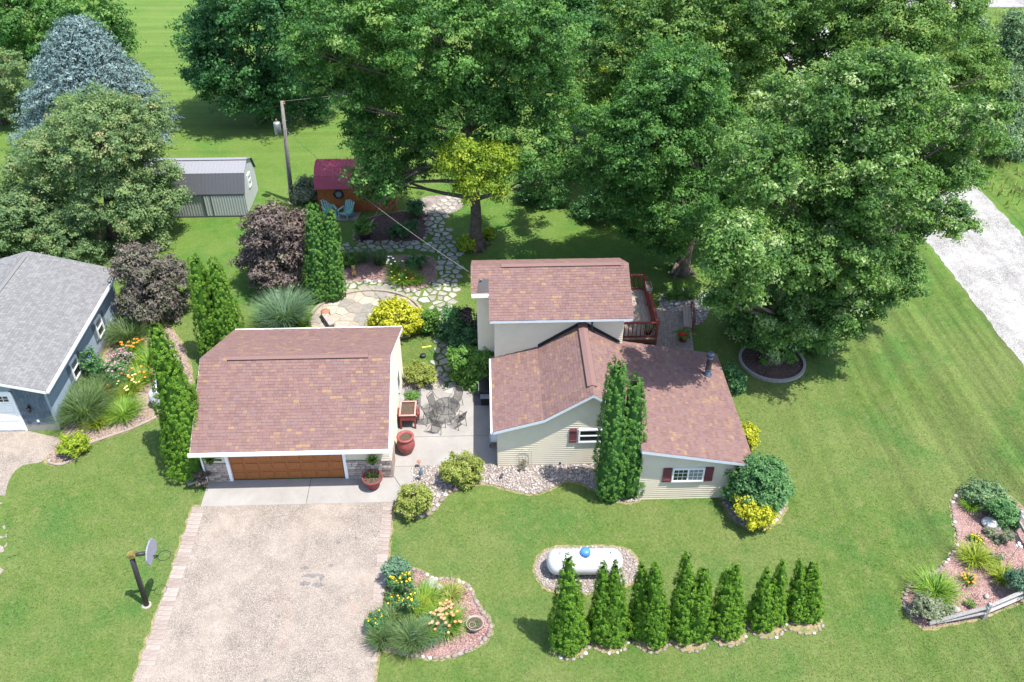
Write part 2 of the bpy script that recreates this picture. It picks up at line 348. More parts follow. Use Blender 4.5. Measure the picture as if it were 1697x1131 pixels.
M['bladeblue'] = leafy('blue_green_grass_blade', [(0, (.06, .13, .065)), (.5, (.12, .21, .115)), (1, (.23, .32, .19))], .35)
M['weed'] = leafy('meadow_grass_blade', [(0, (0.105, 0.150, 0.030)), (.5, (0.189, 0.220, 0.055)), (1, (0.336, 0.290, 0.130))], .3)
def petal(n, c): return plain(n, c, .6, .2, 0, .2, 9)
M['f_yellow'] = petal('yellow_petal', (.75, .48, .02)); M['f_orange'] = petal('orange_petal', (.70, .22, .03))
M['f_peach'] = petal('peach_petal', (.60, .25, .14)); M['f_pink'] = petal('pink_petal', (.55, .25, .36))
M['f_violet'] = petal('violet_petal', (.16, .11, .42)); M['f_white'] = petal('white_petal', (.8, .8, .76))
M['f_red'] = petal('red_petal', (.5, .03, .035)); M['f_pale'] = petal('pale_yellow_petal', (.75, .70, .25))
# ------------------------------------------------------------------ outlines and scatter
def smooth_loop(pts, n=6, closed=True):
    P = [Vector((p[0], p[1])) for p in pts]; m = len(P); res = []
    for i in range(m if closed else m-1):
        a, b, c, d = (P[(i-1) % m], P[i], P[(i+1) % m], P[(i+2) % m]) if closed else (P[max(i-1, 0)], P[i], P[i+1], P[min(i+2, m-1)])
        for k in range(n):
            t = k/n
            res.append(.5*((2*b)+(c-a)*t+(2*a-5*b+4*c-d)*t*t+(3*b-3*c+d-a)*t**3))
    if not closed: res.append(P[-1])
    return res
def gp(pts): return [G(x, y).xy for x, y in pts]
def area2(p): return sum(p[i][0]*p[(i+1) % len(p)][1]-p[(i+1) % len(p)][0]*p[i][1] for i in range(len(p)))
def ccw(p): return list(p) if area2(p) > 0 else list(p)[::-1]
def inside(poly, Q):
    Q = np.asarray(Q); c = np.zeros(len(Q), bool); n = len(poly)
    for i in range(n):
        (x0, y0), (x1, y1) = poly[i], poly[(i+1) % n]
        if y0 == y1: continue
        c ^= ((y0 > Q[:, 1]) != (y1 > Q[:, 1])) & (Q[:, 0] < (x1-x0)*(Q[:, 1]-y0)/(y1-y0)+x0)
    return c
def scatter(poly, n):
    a = np.array([tuple(p) for p in poly]); lo, hi = a.min(0), a.max(0)
    Q = rng.uniform(lo, hi, (n*3, 2)); Q = Q[inside([tuple(p) for p in poly], Q)]
    return Q[:n]
def sheet(name, poly, z, mat, kind='structure', thick=.05, parent=None):
    o = MB().prism(ccw(poly), z-thick, z).build(name, mat, parent)
    if kind and parent is None: o['kind'] = kind
    return o
_t = (1+5**.5)/2
ICO_V = np.array([(-1,_t,0),(1,_t,0),(-1,-_t,0),(1,-_t,0),(0,-1,_t),(0,1,_t),(0,-1,-_t),(0,1,-_t),(_t,0,-1),(_t,0,1),(-_t,0,-1),(-_t,0,1)], float)/math.sqrt(1+_t*_t)
ICO_F = np.array([(0,11,5),(0,5,1),(0,1,7),(0,7,10),(0,10,11),(1,5,9),(5,11,4),(11,10,2),(10,7,6),(7,1,8),(3,9,4),(3,4,2),(3,2,6),(3,6,8),(3,8,9),(4,9,5),(2,4,11),(6,2,10),(8,6,7),(9,8,1)])
def rand_rot(n):
    q = rng.normal(size=(n, 4)); q /= np.linalg.norm(q, axis=1)[:, None]; w, x, y, z = q.T
    return np.stack([1-2*(y*y+z*z), 2*(x*y-z*w), 2*(x*z+y*w), 2*(x*y+z*w), 1-2*(x*x+z*z), 2*(y*z-x*w), 2*(x*z-y*w), 2*(y*z+x*w), 1-2*(x*x+y*y)], 1).reshape(n, 3, 3)
def rocks_mesh(name, C, size, mat, flat=.6, tint=None, jag=.25):
    n = len(C); v = ICO_V[None]*(1+rng.uniform(-jag, jag, (n, 12, 1)))*rng.uniform(.7, 1.25, (n, 1, 3))
    v = np.einsum('nij,nkj->nki', rand_rot(n), v)*np.asarray(size).reshape(-1, 1, 1); v[:, :, 2] *= flat
    v += np.asarray(C)[:, None, :]
    f = (ICO_F[None]+np.arange(n)[:, None, None]*12).reshape(-1, 3)
    t = rng.random(n) if tint is None else tint
    return tris_mesh(name, v.reshape(-1, 3), f, np.repeat(t, 20), mat)
def rock_fill(name, poly, n, s0, s1, mat, z, parent=None, label=None, cat='rocks'):
    Q = scatter(poly, n); s = rng.uniform(s0, s1, len(Q))
    o = link(name, rocks_mesh(name, np.c_[Q, z+s*.25], s, mat), None, parent)
    o['kind'] = 'stuff'
    return o
EDGE = []
def _edge_variants():
    for i in range(7):
        t = rng.random(1); EDGE.append(rocks_mesh('border_stone', np.zeros((1, 3)), [1.0], M['edge'], .75, t, .18))
_edge_variants()
def along(pts, step):
    res = []; acc = 0
    for a, b in zip(pts[:-1], pts[1:]):
        d = (b-a).length; t = acc
        while t < d:
            res.append((a+(b-a)*(t/d), math.atan2((b-a).y, (b-a).x))); t += step*random.uniform(.85, 1.2)
        acc = t-d
    return res
def border(parent, pts, step=.24, size=.13, z=.05, name='border_stone', hmul=.75):
    for p, a in along(pts, step):
        s = size*random.uniform(.75, 1.2)
        o = link(name, random.choice(EDGE), None, parent, (p.x+random.uniform(-.02, .02), p.y+random.uniform(-.02, .02), z), a+random.uniform(-.3, .3), (s*1.15, s*.95, s*hmul))
def clip(poly, p, n):                                  # keep the side of point p opposite to n
    res = []
    for i in range(len(poly)):
        a, b = poly[i], poly[(i+1) % len(poly)]; da, db = (a-p).dot(n), (b-p).dot(n)
        if da <= 0: res.append(a)
        if (da < 0) != (db < 0) and da != db: res.append(a+(b-a)*(da/(da-db)))
    return res
def flagstones(parent, test, box, cell, gap, mat, z, name='flagstone', limit=300, thick=.05):
    x0, y0, x1, y1 = box; seeds = []
    ny = int((y1-y0)/cell)+1; nx = int((x1-x0)/cell)+1
    for j in range(ny):
        for i in range(nx):
            seeds.append(Vector((x0+(i+.5*(j % 2)+random.uniform(-.38, .38))*cell, y0+(j+random.uniform(-.38, .38))*cell)))
    k = 0
    for s in seeds:
        if not test(s): continue
        poly = [s+Vector(q)*cell*1.1 for q in ((-1, -1), (1, -1), (1, 1), (-1, 1))]
        for q in seeds:
            d = q-s
            if q is s or d.length > cell*2.6: continue
            n = d.normalized(); poly = clip(poly, s+d*.5-n*gap*random.uniform(.3, .75), n)
            if len(poly) < 3: break
        if len(poly) < 3 or abs(area2(poly)) < .05*cell: continue
        poly = [Vector(p)+Vector((random.uniform(-1, 1), random.uniform(-1, 1)))*gap*.25 for p in poly]
        cen = sum(poly, Vector((0, 0)))/len(poly)
        mb = MB(); t = random.random(); ps = ccw(poly); n = len(ps)
        top = [cen+(p-cen)*.94 for p in ps]
        vs = [(p.x-cen.x, p.y-cen.y, -thick) for p in ps]+[(p.x-cen.x, p.y-cen.y, -.008) for p in ps]+[(p.x-cen.x, p.y-cen.y, 0) for p in top]
        fs = [(i, (i+1) % n, n+(i+1) % n, n+i) for i in range(n)]+[(n+i, n+(i+1) % n, 2*n+(i+1) % n, 2*n+i) for i in range(n)]+[tuple(range(2*n, 3*n))]
        mb.add(vs, fs, t)
        link(name, mb.mesh(name), mat, parent, (cen.x, cen.y, z+random.uniform(0, .012)))
        k += 1
        if k >= limit: break

def fringe(pl, d=.11, amp=.05):
    pl = ccw(pl); n = len(pl); q = []
    for i in range(n):
        t = Vector(pl[(i+1) % n])-Vector(pl[i-1]); t = t.normalized() if t.length > 1e-6 else Vector((1, 0))
        q.append(Vector(pl[i])+Vector((t.y, -t.x))*(d+random.uniform(-amp, amp)))
    sheet('worn_edge', q, .006, M['fringe'], thick=.03)
# ------------------------------------------------------------------ ground, roads, paths
gm = MB(); gm.box((-400, -60, -.6), (420, 700, 0))
ground = gm.build('ground', M['lawn']); ground['kind'] = 'structure'
def wobbly(x0, x1, ya, yb, amp, n=60):
    L = [Vector((x0+random.uniform(-amp, amp), ya+(yb-ya)*i/n)) for i in range(n+1)]
    Rr = [Vector((x1+random.uniform(-amp, amp), ya+(yb-ya)*i/n)) for i in range(n+1)]
    return L+Rr[::-1]
sheet('gravel_road', wobbly(27.35, 33.7, -10, 101, .07, 420), .012, M['road'])
sheet('crossing_gravel_road', [Vector((x, 93.6+random.uniform(-.2, .2))) for x in range(34, 160, 3)]+[Vector((x, 101+random.uniform(-.2, .2))) for x in range(159, 31, -3)], .02, M['road'])
DX0, DX1, DY0, DY1 = -12.85, -4.27, 2.0, 26.5
dl = [Vector((DX0+.02+random.uniform(-.06, .06), DY0+(DY1-DY0)*i/90)) for i in range(91)]
dr = [Vector((DX1-.02+random.uniform(-.06, .06), DY0+(DY1-DY0)*i/90)) for i in range(91)]
fringe(dl+dr[::-1], .09, .05)
drive = sheet('gravel_driveway', dl+dr[::-1], .016, M['gravel'])
def paver_strip(x, w, ya, yb):
    y = ya; me = [MB().cbox((0, 0, 0), (w-.012, .2, .06), 0, t).mesh('paver') for t in (.05, .25, .45, .65, .85, 1)]
    for m in me: m.materials.append(M['paver'])
    while y < yb:
        link('paver', random.choice(me), None, drive, (x+random.uniform(-.006, .006), y, -.004+random.uniform(0, .006)), random.uniform(-.012, .012))
        y += .213
paver_strip(DX0+.30, .52, 19.0, 26.4); paver_strip(DX1-.22, .42, 18.9, 26.4)
nb = gp([(-60, 722), (104, 728), (84, 750), (68, 766), (34, 774), (14, 800), (6, 850), (12, 900), (2, 950), (-60, 980)])
nbo = sheet('neighbour_gravel_driveway', smooth_loop(nb), .012, M['gravel'])

for i in range(70):                                    # grass creeping over the worn gravel
    t = random.random(); p = smooth_loop(nb)[int(t*(len(nb)*6-1))]; q = p+Vector((random.uniform(-.7, .5), random.uniform(-.5, .5)))
    if q.y > 27.4 or q.x < -24: continue
    r_ = random.uniform(.12, .5); n_ = 14
    sheet('grass_patch', [q+Vector((r_*math.cos(2*math.pi*a/n_), r_*math.sin(2*math.pi*a/n_)))*random.uniform(.45, 1.1) for a in range(n_)], .0165+i*.0002, M['lawn'], thick=.003)
pj = G(740, 724).y; ptop = G(745, 644).y; pf = G(745, 772).y
for (px, py, a, b_) in ((505, 942, .25, .09), (548, 938, .13, .10), (515, 955, .42, .12), (505, 968, .22, .16), (527, 970, .28, .14), (533, 958, .13, .2), (560, 900, .12, .09), (590, 893, .1, .08), (462, 1022, .09, .08), (440, 1128, .1, .1)):
    g = G(px, py); pl = [Vector((g.x+a*math.cos(t)*random.uniform(.5, 1.1), g.y+b_*math.sin(t)*random.uniform(.5, 1.1))) for t in np.linspace(0, 2*math.pi, 15)[:-1]]
    sheet('oil_stain', pl, .019, M['stain'], None, .002, drive)
# concrete: apron, walk, patio slabs with joints
CO = {}
def slab(name, pts, z=.035): 
    o = sheet(name, [Vector(p) for p in pts], z, M['concrete'], thick=.12)
    b = o.modifiers.new('bevel', 'BEVEL'); b.width = .01; b.segments = 1; b.limit_method = 'ANGLE'
    return o
slab('concrete_apron', [(-12.5, 26.5), (-8.02, 26.5), (-8.02, 28.0), (-12.5, 28.0)])
J = G(667, 812).xy
slab('concrete_apron', [(-8.0, 26.5), (-4.2, 26.5), (J.x-.01, J.y-.012), (-4.36, 27.99), (-8.0, 28.0)])
wk = gp([(658, 832), (667, 813), (684, 801), (686, 774)])
slab('concrete_walk', [J, wk[2], (wk[3].x, pf-.012), (-4.42, pf-.012), (-4.42, 28.0), (-4.34, 28.0)], .031)
slab('concrete_patio', [(-4.42, pf+.0), (.28, pf), (.28, pj-.01), (-4.42, pj-.01)])
slab('concrete_patio', [(-4.42, pj+.01), (.28, pj+.01), (.28, ptop+.1), (-4.42, ptop)])

# beds
def bed(name, px, mat, z=.02, n=6):
    pl = smooth_loop(gp(px), n); fringe(pl); o = sheet(name, pl, z, mat, thick=.06)
    return o, pl
rockbed_px = [(687, 775), (760, 772), (826, 771), (900, 771), (1000, 771), (1052, 790), (1060, 826), (1040, 833), (1015, 829), (990, 816), (965, 801), (940, 797), (915, 808), (885, 819), (850, 813), (810, 803), (775, 804), (745, 816), (730, 831), (715, 849), (690, 857), (661, 850), (659, 833), (670, 814), (685, 801)]
rockbed, rp = bed('river_rock_bed', rockbed_px, M['soil'])
rock_fill('river_rock', rp, 3300, .028, .07, M['rock'], .02, rockbed)
border(rockbed, smooth_loop(gp([(700, 856), (716, 849), (731, 831), (746, 816), (776, 804)]), 5, False), .30, .14)
fb_px = [(660, 932), (676, 940), (703, 951), (718, 960), (749, 961), (775, 971), (787, 992), (796, 1010), (811, 1028), (813, 1046), (801, 1064), (775, 1079), (739, 1090), (705, 1090), (675, 1084), (649, 1079), (633, 1072), (640, 1030), (646, 970), (652, 940)]
flowerbed, fp = bed('mulch_flower_bed', fb_px, M['mulch'])
border(flowerbed, smooth_loop(gp(fb_px[1:17]), 5, False), .215, .105, .03)
rb_px = [(1606, 808), (1585, 822), (1578, 836), (1580, 857), (1586, 883), (1585, 906), (1575, 924), (1557, 944), (1534, 956), (1513, 965), (1502, 980), (1499, 997), (1508, 1021), (1531, 1040), (1575, 1034), (1630, 1021), (1705, 990), (1800, 940), (1740, 880), (1690, 838), (1655, 812), (1626, 802)]
rbed, rbp = bed('mulch_corner_bed', rb_px, M['mulch'])
border(rbed, smooth_loop(gp(rb_px[0:14]), 5, False), .2, .105, .03)
tk_px = [(887, 946), (893, 925), (915, 910), (965, 907), (1015, 907), (1045, 917), (1057, 938), (1050, 962), (1020, 976), (965, 983), (915, 978), (895, 964)]
tbed, tp = bed('gravel_tank_bed', tk_px, M['soil'])
rock_fill('river_rock', tp, 1300, .022, .05, M['rock'], .02, tbed)
lb_px = [(100, 727), (85, 748), (78, 766), (102, 770), (128, 758), (144, 738), (180, 724), (218, 711), (267, 688), (300, 668), (318, 640), (312, 600), (300, 570), (283, 545), (262, 520), (225, 520), (203, 530), (150, 640)]
lbed, lp = bed('wood_chip_bed', lb_px, M['chips'])
for pts in ([(80, 768), (102, 771), (128, 759), (144, 739), (180, 725), (218, 712), (268, 689)],):
    P = smooth_loop(gp(pts), 6, False); m = MB()
    m.tube([(p.x, p.y, .05) for p in P], .055, 6); m.build('bed_edging', M['paver'], lbed)
rock_fill('wood_chip', lp, 1300, .02, .05, M['rock'], .02, lbed)
# shrub bed at the right house corner, and the round ring under the maple
sb_px = [(1195, 826), (1205, 800), (1262, 790), (1300, 830), (1290, 862), (1268, 874), (1235, 872), (1215, 860)]
sbed, sp_ = bed('corner_shrub_bed', sb_px, M['soil'])
rock_fill('grey_rock', sp_, 500, .03, .07, M['greyrock'], .02, sbed)
ring_c = G(1279, 600); rr = 1.62
ring = [Vector((ring_c.x+rr*math.cos(a), ring_c.y+rr*math.sin(a)*1.0)) for a in np.linspace(0, 2*math.pi, 40)[:-1]]
tring = sheet('tree_ring_bed', ring, .06, M['dmulch'], thick=.1)
for i in range(44):
    a = 2*math.pi*i/44
    if i == 0: cm = MB().cbox((0, 0, 0), (.14, .232, .17)).mesh('edging_block'); cm.materials.append(M['concrete'])
    link('edging_block', cm, None, tring, (ring_c.x+rr*math.cos(a), ring_c.y+rr*math.sin(a), .06), a)
# back garden: mulch island, upper mulch bed, stone patio, path
mi_px = [(555, 432), (580, 424), (620, 424), (660, 424), (695, 424), (718, 430), (722, 448), (718, 466), (700, 476), (680, 482), (660, 474), (635, 468), (600, 466), (565, 466)]
ibed, ip = bed('mulch_island_bed', mi_px, M['mulch'])
border(ibed, smooth_loop(gp([(560, 467), (600, 467), (635, 469), (662, 475), (682, 483), (702, 477), (719, 467)]), 5, False), .3, .13)
ub_px = [(588, 398), (592, 380), (605, 365), (640, 355), (680, 350), (712, 355), (706, 380), (700, 398), (670, 402), (620, 404)]
ubed, up_ = bed('upper_mulch_bed', ub_px, M['dmulch'])
border(ubed, smooth_loop(gp([(588, 398), (620, 405), (670, 403), (701, 399), (707, 380), (712, 355)]), 5, False), .34, .14)
PATHS = [([(560, 474), (600, 474), (640, 479), (680, 490), (720, 492), (745, 500)], 1.25),
         ([(745, 640), (740, 610), (741, 580), (738, 550), (734, 520), (735, 495), (741, 470), (744, 440), (744, 415), (734, 392), (722, 372), (728, 352), (745, 335)], 1.45),
         ([(552, 417), (590, 412), (630, 408), (680, 408), (738, 412)], 1.2)]
def near_path(q):
    for P, w in PW:
        for a, b in zip(P[:-1], P[1:]):
            t = max(0, min(1, (q-a).dot(b-a)/(b-a).length_squared))
            if (a+(b-a)*t-q).length < w/2: return True
    return False
PW = [(smooth_loop(gp(p), 5, False), w) for p, w in PATHS]
path_o = bpy.data.objects.new('flagstone_path', None); col.objects.link(path_o); path_o['kind'] = 'structure'
allp = [q for P, w in PW for q in P]
flagstones(path_o, near_path, (min(q.x for q in allp)-1, min(q.y for q in allp)-1, max(q.x for q in allp)+1, max(q.y for q in allp)+1), .48, .12, M['flag'], .035)
pc = G(607, 528); prx, pry = 3.0, 2.6
ell = [Vector((pc.x+prx*math.cos(a), pc.y+pry*math.sin(a))) for a in np.linspace(0, 2*math.pi, 49)[:-1]]
spatio = sheet('round_stone_patio', ell, .02, M['mortar'], thick=.08)
flagstones(spatio, lambda q: ((q.x-pc.x)/prx)**2+((q.y-pc.y)/pry)**2 < .9, (pc.x-3.2, pc.y-2.8, pc.x+3.2, pc.y+2.8), .72, .05, M['patioflag'], .045)
for i in range(34):
    a = R(20)+R(150)*i/33
    if i == 0: wm = MB().cbox((0, 0, 0), (.16, .24, .14), 0, .4).mesh('wall_block'); wm.materials.append(M['patioflag'])
    link('wall_block', wm, None, spatio, (pc.x+prx*1.02*math.cos(a), pc.y+pry*1.02*math.sin(a), .06), math.atan2(math.sin(a)*prx, math.cos(a)*pry))
# brown gravel by the red shed, pad under chairs, paver patio behind the wing
sheet('shed_step_pad', gp([(535, 366), (592, 366), (598, 352), (540, 350)]), .03, M['paver'], thick=.08)
sheet('gravel_clearing', smooth_loop(gp([(700, 352), (690, 335), (715, 325), (760, 328), (765, 345), (735, 356)])), .012, M['soil'])
gb = gp([(1092, 500), (1100, 486), (1140, 480), (1175, 492), (1172, 525), (1150, 540), (1120, 520), (1098, 515)])
gbo = sheet('stone_bed', smooth_loop(gb), .02, M['soil']); rock_fill('grey_rock', smooth_loop(gb), 900, .04, .09, M['greyrock'], .02, gbo)
bp = gp([(1085, 512), (1138, 512), (1150, 575), (1150, 600), (1085, 600)])
bpat = sheet('brick_patio', bp, .024, M['grout'], thick=.08)
mb = MB(); ca, sa = math.cos(R(38)), math.sin(R(38)); bpt = [tuple(p) for p in bp]
for i in range(-40, 41):                               # running bond, laid on the slant
    for j in range(-24, 25):
        x0, y0 = j*.21+(.105 if i % 2 else 0), i*.105
        cx, cy = bp[0].x+1.2+ca*x0-sa*y0, bp[0].y-1.4+sa*x0+ca*y0
        if inside(bpt, [(cx, cy)])[0]: mb.cbox((cx, cy, .03), (.198, .093, .05), R(38), random.random())
o = mb.build('brick', M['paver'], bpat); o['kind'] = 'stuff'
sheet('brick_strip', [Vector(p) for p in ((-4.38, 33.0), (-3.6, 33.0), (-3.6, 35.0), (-4.38, 35.0))], .03, M['paver'])
gs = gp([(668, 645), (698, 645), (730, 640), (735, 628), (722, 618), (690, 620), (670, 625)])
gso = sheet('side_rock_bed', smooth_loop(gs), .02, M['soil']); rock_fill('river_rock', smooth_loop(gs), 500, .03, .07, M['rock'], .02, gso)
# ------------------------------------------------------------------ building helpers
def shingles(parent, A, B, C, D, mat, expo=.14, wmin=.13, wmax=.32, patch=True, name='shingles'):
    A, B, C, D = map(Vector, (A, B, C, D)); n = (B-A).cross(D-A).normalized()
    nc = max(2, round((D-A).length/expo)); P = [[p-n*.003 for p in (A, B, C, D)]]; T = [.1]
    for i in range(nc):
        v0, v1 = i/nc, min(1, (i+1.25)/nc)
        a, b = A.lerp(D, v0), B.lerp(C, v0); c, d = B.lerp(C, v1), A.lerp(D, v1); W = (b-a).length; s = -random.random()*.2
        while s < W:
            w = random.uniform(wmin, wmax); u0, u1 = max(0, s/W), min(1, (s+w-.007)/W); s += w
            if u1 <= u0+.005: continue
            h = .022 if random.random() < .6 else .014
            p0, p1, p2, p3 = a.lerp(b, u0), a.lerp(b, u1), d.lerp(c, u1), d.lerp(c, u0)
            q = [p0+n*h, p1+n*h, p2+n*.004, p3+n*.004]; t = random.random()*.92 if random.random() > .07 else random.uniform(.9, 1)
            P.append(q); T.append(t); P.append([p0-n*.005, p1-n*.005, q[1], q[0]]); T.append(t)
            P.append([p1-n*.005, p2, q[2], q[1]]); T.append(t); P.append([p3, p0-n*.005, q[0], q[3]]); T.append(t)
    off = np.array(parent.location)
    o = link(name, quads_mesh(name, np.array([[list(x) for x in q] for q in P])-off, np.array(T), mat), None, parent)
    o['kind'] = 'stuff'; return o
def roof_deck(parent, A, B, C, D, mat, th=.14, name='roof_deck'):
    A, B, C, D = map(Vector, (A, B, C, D)); n = (B-A).cross(D-A).normalized()*th
    m = MB(); vs = [A, B, C, D, A-n, B-n, C-n, D-n]
    e = Vector((0, 0, -.012)); vs = [v+e for v in vs]
    m.add(vs, [(0,1,2,3),(7,6,5,4),(4,5,1,0),(5,6,2,1),(6,7,3,2),(7,4,0,3)]); return m.build(name, mat, parent)
def siding(parent, A, B, prof, mat, course=.105, name='siding', z0=0.0):
    """lap siding on the wall from A to B (xy); outward is to the right of A->B; prof = [(s, ztop)...]"""
    A, B = Vector((A[0], A[1], 0)), Vector((B[0], B[1], 0)); d = (B-A); L = d.length; d.normalize(); n = Vector((d.y, -d.x, 0))
    wall = [Vector((0, z0)), Vector((L, z0))]+[Vector((s, z)) for s, z in sorted(prof, reverse=True)]
    zt = max(z for s, z in prof); m = MB(); k = 0
    while z0+k*course < zt:
        za, zb = z0+k*course, z0+(k+1)*course; k += 1
        p = clip(wall, Vector((0, zb)), Vector((0, 1))); 
        if len(p) >= 3: p = clip(p, Vector((0, za)), Vector((0, -1)))
        if len(p) < 3 or abs(area2(p)) < 1e-4: continue
        vs = [A+d*q.x+Vector((0, 0, q.y))+n*(.040-.036*(q.y-za)/course) for q in p]
        m.add(vs, [tuple(range(len(vs)))])
        lo = sorted([q.x for q in p if q.y < za+.002])
        if len(lo) > 1:
            a, b = A+d*lo[0]+Vector((0, 0, za)), A+d*lo[-1]+Vector((0, 0, za))
            m.add([a+n*.002, b+n*.002, b+n*.040, a+n*.040], [(0, 1, 2, 3)])
    o = m.build(name, mat, parent); o['kind'] = 'stuff'
    return o
def wall_solid(parent, A, B, prof, mat, th=.15, z0=0.0, name='wall'):
    A, B = Vector((A[0], A[1], 0)), Vector((B[0], B[1], 0)); d = (B-A); L = d.length; d.normalize(); n = Vector((d.y, -d.x, 0))
    w = [(0, z0), (L, z0)]+sorted(prof, reverse=True); k = len(w)
    vs = [A+d*s+Vector((0, 0, z)) for s, z in w]; vs += [v-n*th for v in vs]
    m = MB().add(vs, [tuple(range(k)), tuple(range(2*k-1, k-1, -1))]+[(i, k+i, k+(i+1) % k, (i+1) % k)[::-1] for i in range(k)])
    return m.build(name, mat, parent)
def window(parent, P, d, w, h, out=.03, sash='double', frame='white', glass='glass', name='window', label=None, fr=.07):
    """P: bottom centre on the wall face, d: unit vector along the wall (to the viewer's right)"""
    P, d = Vector(P), Vector(d); n = Vector((d.y, -d.x, 0)); up = Vector((0, 0, 1))
    def pc(mb, u0, u1, z0, z1, o0, o1):
        c = P+d*((u0+u1)/2)+up*((z0+z1)/2)+n*((o0+o1)/2)
        mb.cbox(c, (u1-u0, o1-o0, z1-z0), math.atan2(d.y, d.x))
    f = MB()
    pc(f, -w/2, w/2, 0, fr, 0, out+.06); pc(f, -w/2, w/2, h-fr, h, 0, out+.06)
    pc(f, -w/2, -w/2+fr, fr, h-fr, 0, out+.058); pc(f, w/2-fr, w/2, fr, h-fr, 0, out+.058)
    if sash == 'double': pc(f, -w/2+fr, w/2-fr, h/2-.03, h/2+.03, 0, out+.04)
    else: pc(f, -.035, .035, fr, h-fr, 0, out+.04)
    fo = f.build(name, M[frame], parent)
    if label: fo['label'] = label
    if sash == 'double': panes = [(-w/2+fr, w/2-fr, fr, h/2-.03), (-w/2+fr, w/2-fr, h/2+.03, h-fr)]
    else: panes = [(-w/2+fr, -.035, fr, h-fr), (.035, w/2-fr, fr, h-fr)]
    for i, (a, b, c, e) in enumerate(panes):
        g = MB(); pc(g, a, b, c, e, 0, out+.012); pane = g.build('pane', M[glass if glass != 'split' else ('glass', 'glass2')[i]], fo)
        if sash == 'grid':
            q = MB()
            for t in (1/3, 2/3): pc(q, a+(b-a)*t-.008, a+(b-a)*t+.008, c, e, out, out+.022)
            for t in (1/3, 2/3): pc(q, a, b, c+(e-c)*t-.008, c+(e-c)*t+.008, out, out+.024)
            q.build('muntin', M[frame], fo)
    return fo
def shutter(parent, P, d, w, h, mat):
    P, d = Vector(P), Vector(d); n = Vector((d.y, -d.x, 0)); az = math.atan2(d.y, d.x); m = MB()
    nb_ = 3
    for i in range(nb_): m.cbox(P+d*(w*(i+.5)/nb_-w/2)+n*.035+Vector((0, 0, h/2)), (w/nb_-.008, .03, h), az)
    for t in (.13, .87): m.cbox(P+n*.06+Vector((0, 0, h*t)), (w-.01, .03, .09), az)
    return m.build('shutter', M[mat], parent)
def downspout(parent, x, y, z1, mat='white', kick=(0, -1), name='downspout'):
    m = MB(); m.bar((x, y, .12), (x, y, z1), .07, .07); m.bar((x, y, .12), (x+kick[0]*.35, y+kick[1]*.35, .05), .07, .07)
    return m.build(name, M[mat], parent)

# ------------------------------------------------------------------ garage
GX0, GX1, GYF, GYB = -12.46, -4.45, 28.0, 35.2
GE, GR = 2.55, 4.70; GEF, GEB, GRY = 27.2, 35.75, 30.8   # eave height, ridge height, roof front/back/ridge
RX0, RX1 = -12.56, -4.34
gar = thing('garage', 'cream garage with brown shingle roof, wooden overhead door and stone base', 'garage', (-8.4, 31, 0))
sl = (GR-GE)/(GRY-GEF); slb = (GR-GE)/(GEB-GRY)
zf = GE+(GYF-GEF)*sl-.15; zb_ = GE+(GEB-GYB)*slb-.15
side = [(0, zf), (GRY-GYF, GR-.15), (GYB-GYF, zb_)]
wall_solid(gar, (GX1, GYF), (GX1, GYB), side, M['siding']); siding(gar, (GX1, GYF), (GX1, GYB), side, M['siding'])
side2 = [(0, zb_), (GYB-GRY, GR-.15), (GYB-GYF, zf)]
wall_solid(gar, (GX0, GYB), (GX0, GYF), side2, M['siding']); siding(gar, (GX0, GYB), (GX0, GYF), side2, M['siding'])
W = GX1-GX0; DL, DR_ = -11.40, -6.48                  # door opening
wall_solid(gar, (GX1-.15, GYB), (GX0+.15, GYB), [(0, zb_), (W-.3, zb_)], M['siding'])
for a, b in ((GX0+.15, DL-.12), (DR_+.12, GX1-.15)):
    wall_solid(gar, (a, GYF), (b, GYF), [(0, zf), (b-a, zf)], M['siding'])
    siding(gar, (a if a > -12 else GX0, GYF), (b if b < -5 else GX1+.02, GYF), [(0, zf), (((b if b < -5 else GX1+.02)-(a if a > -12 else GX0)), zf)], M['siding'], z0=1.12)
wall_solid(gar, (DL-.12, GYF), (DR_+.12, GYF), [(0, zf), (DR_-DL+.24, zf)], M['siding'], z0=2.25, name='lintel')
def veneer(x0, x1):
    m = MB(); m.box((x0, GYF-.02, 0), (x1, GYF-.001, 1.1)); m.build('grout', M['grout'], gar)
    z = .0; 
    while z < 1.04:
        h = random.choice((.09, .13, .16)); h = min(h, 1.08-z)
        if h < .05: break
        x = x0
        while x < x1-.02:
            w = min(random.uniform(.16, .42), x1-x)
            if x1-(x+w) < .1: w = x1-x
            s = MB().cbox((0, 0, 0), (w-.014, random.uniform(.05, .085), h-.014), 0, random.random())
            o = link('stone', s.mesh('stone'), M['stone'], gar, (x+w/2+8.4, GYF-.035-31, z+h/2))
            bv = o.modifiers.new('bevel', 'BEVEL'); bv.width = .012; bv.segments = 1
            x += w
        z += h
    c = MB(); c.box((x0-.01, GYF-.11, 1.08), (x1+.01, GYF-.002, 1.14)); c.build('stone_cap', M['edge'], gar)
veneer(GX0, DL-.14); veneer(DR_+.14, GX1+.02)
rs = MB(); rs.box((GX1+.003, GYF-.06, 0), (GX1+.09, GYF+1.0, 1.08)); rs.build('stone_return', M['stone'], gar)
for x in (DL-.07, DR_+.07):
    t = MB(); t.box((x-.07, GYF-.06, 0), (x+.07, GYF+.1, 2.3)); t.build('door_trim', M['white'], gar)
t = MB(); t.box((DL-.14, GYF-.058, 2.15), (DR_+.14, GYF+.1, 2.29)); t.build('door_trim', M['white'], gar)
dz = [.02, .55, 1.08, 1.61, 2.14]
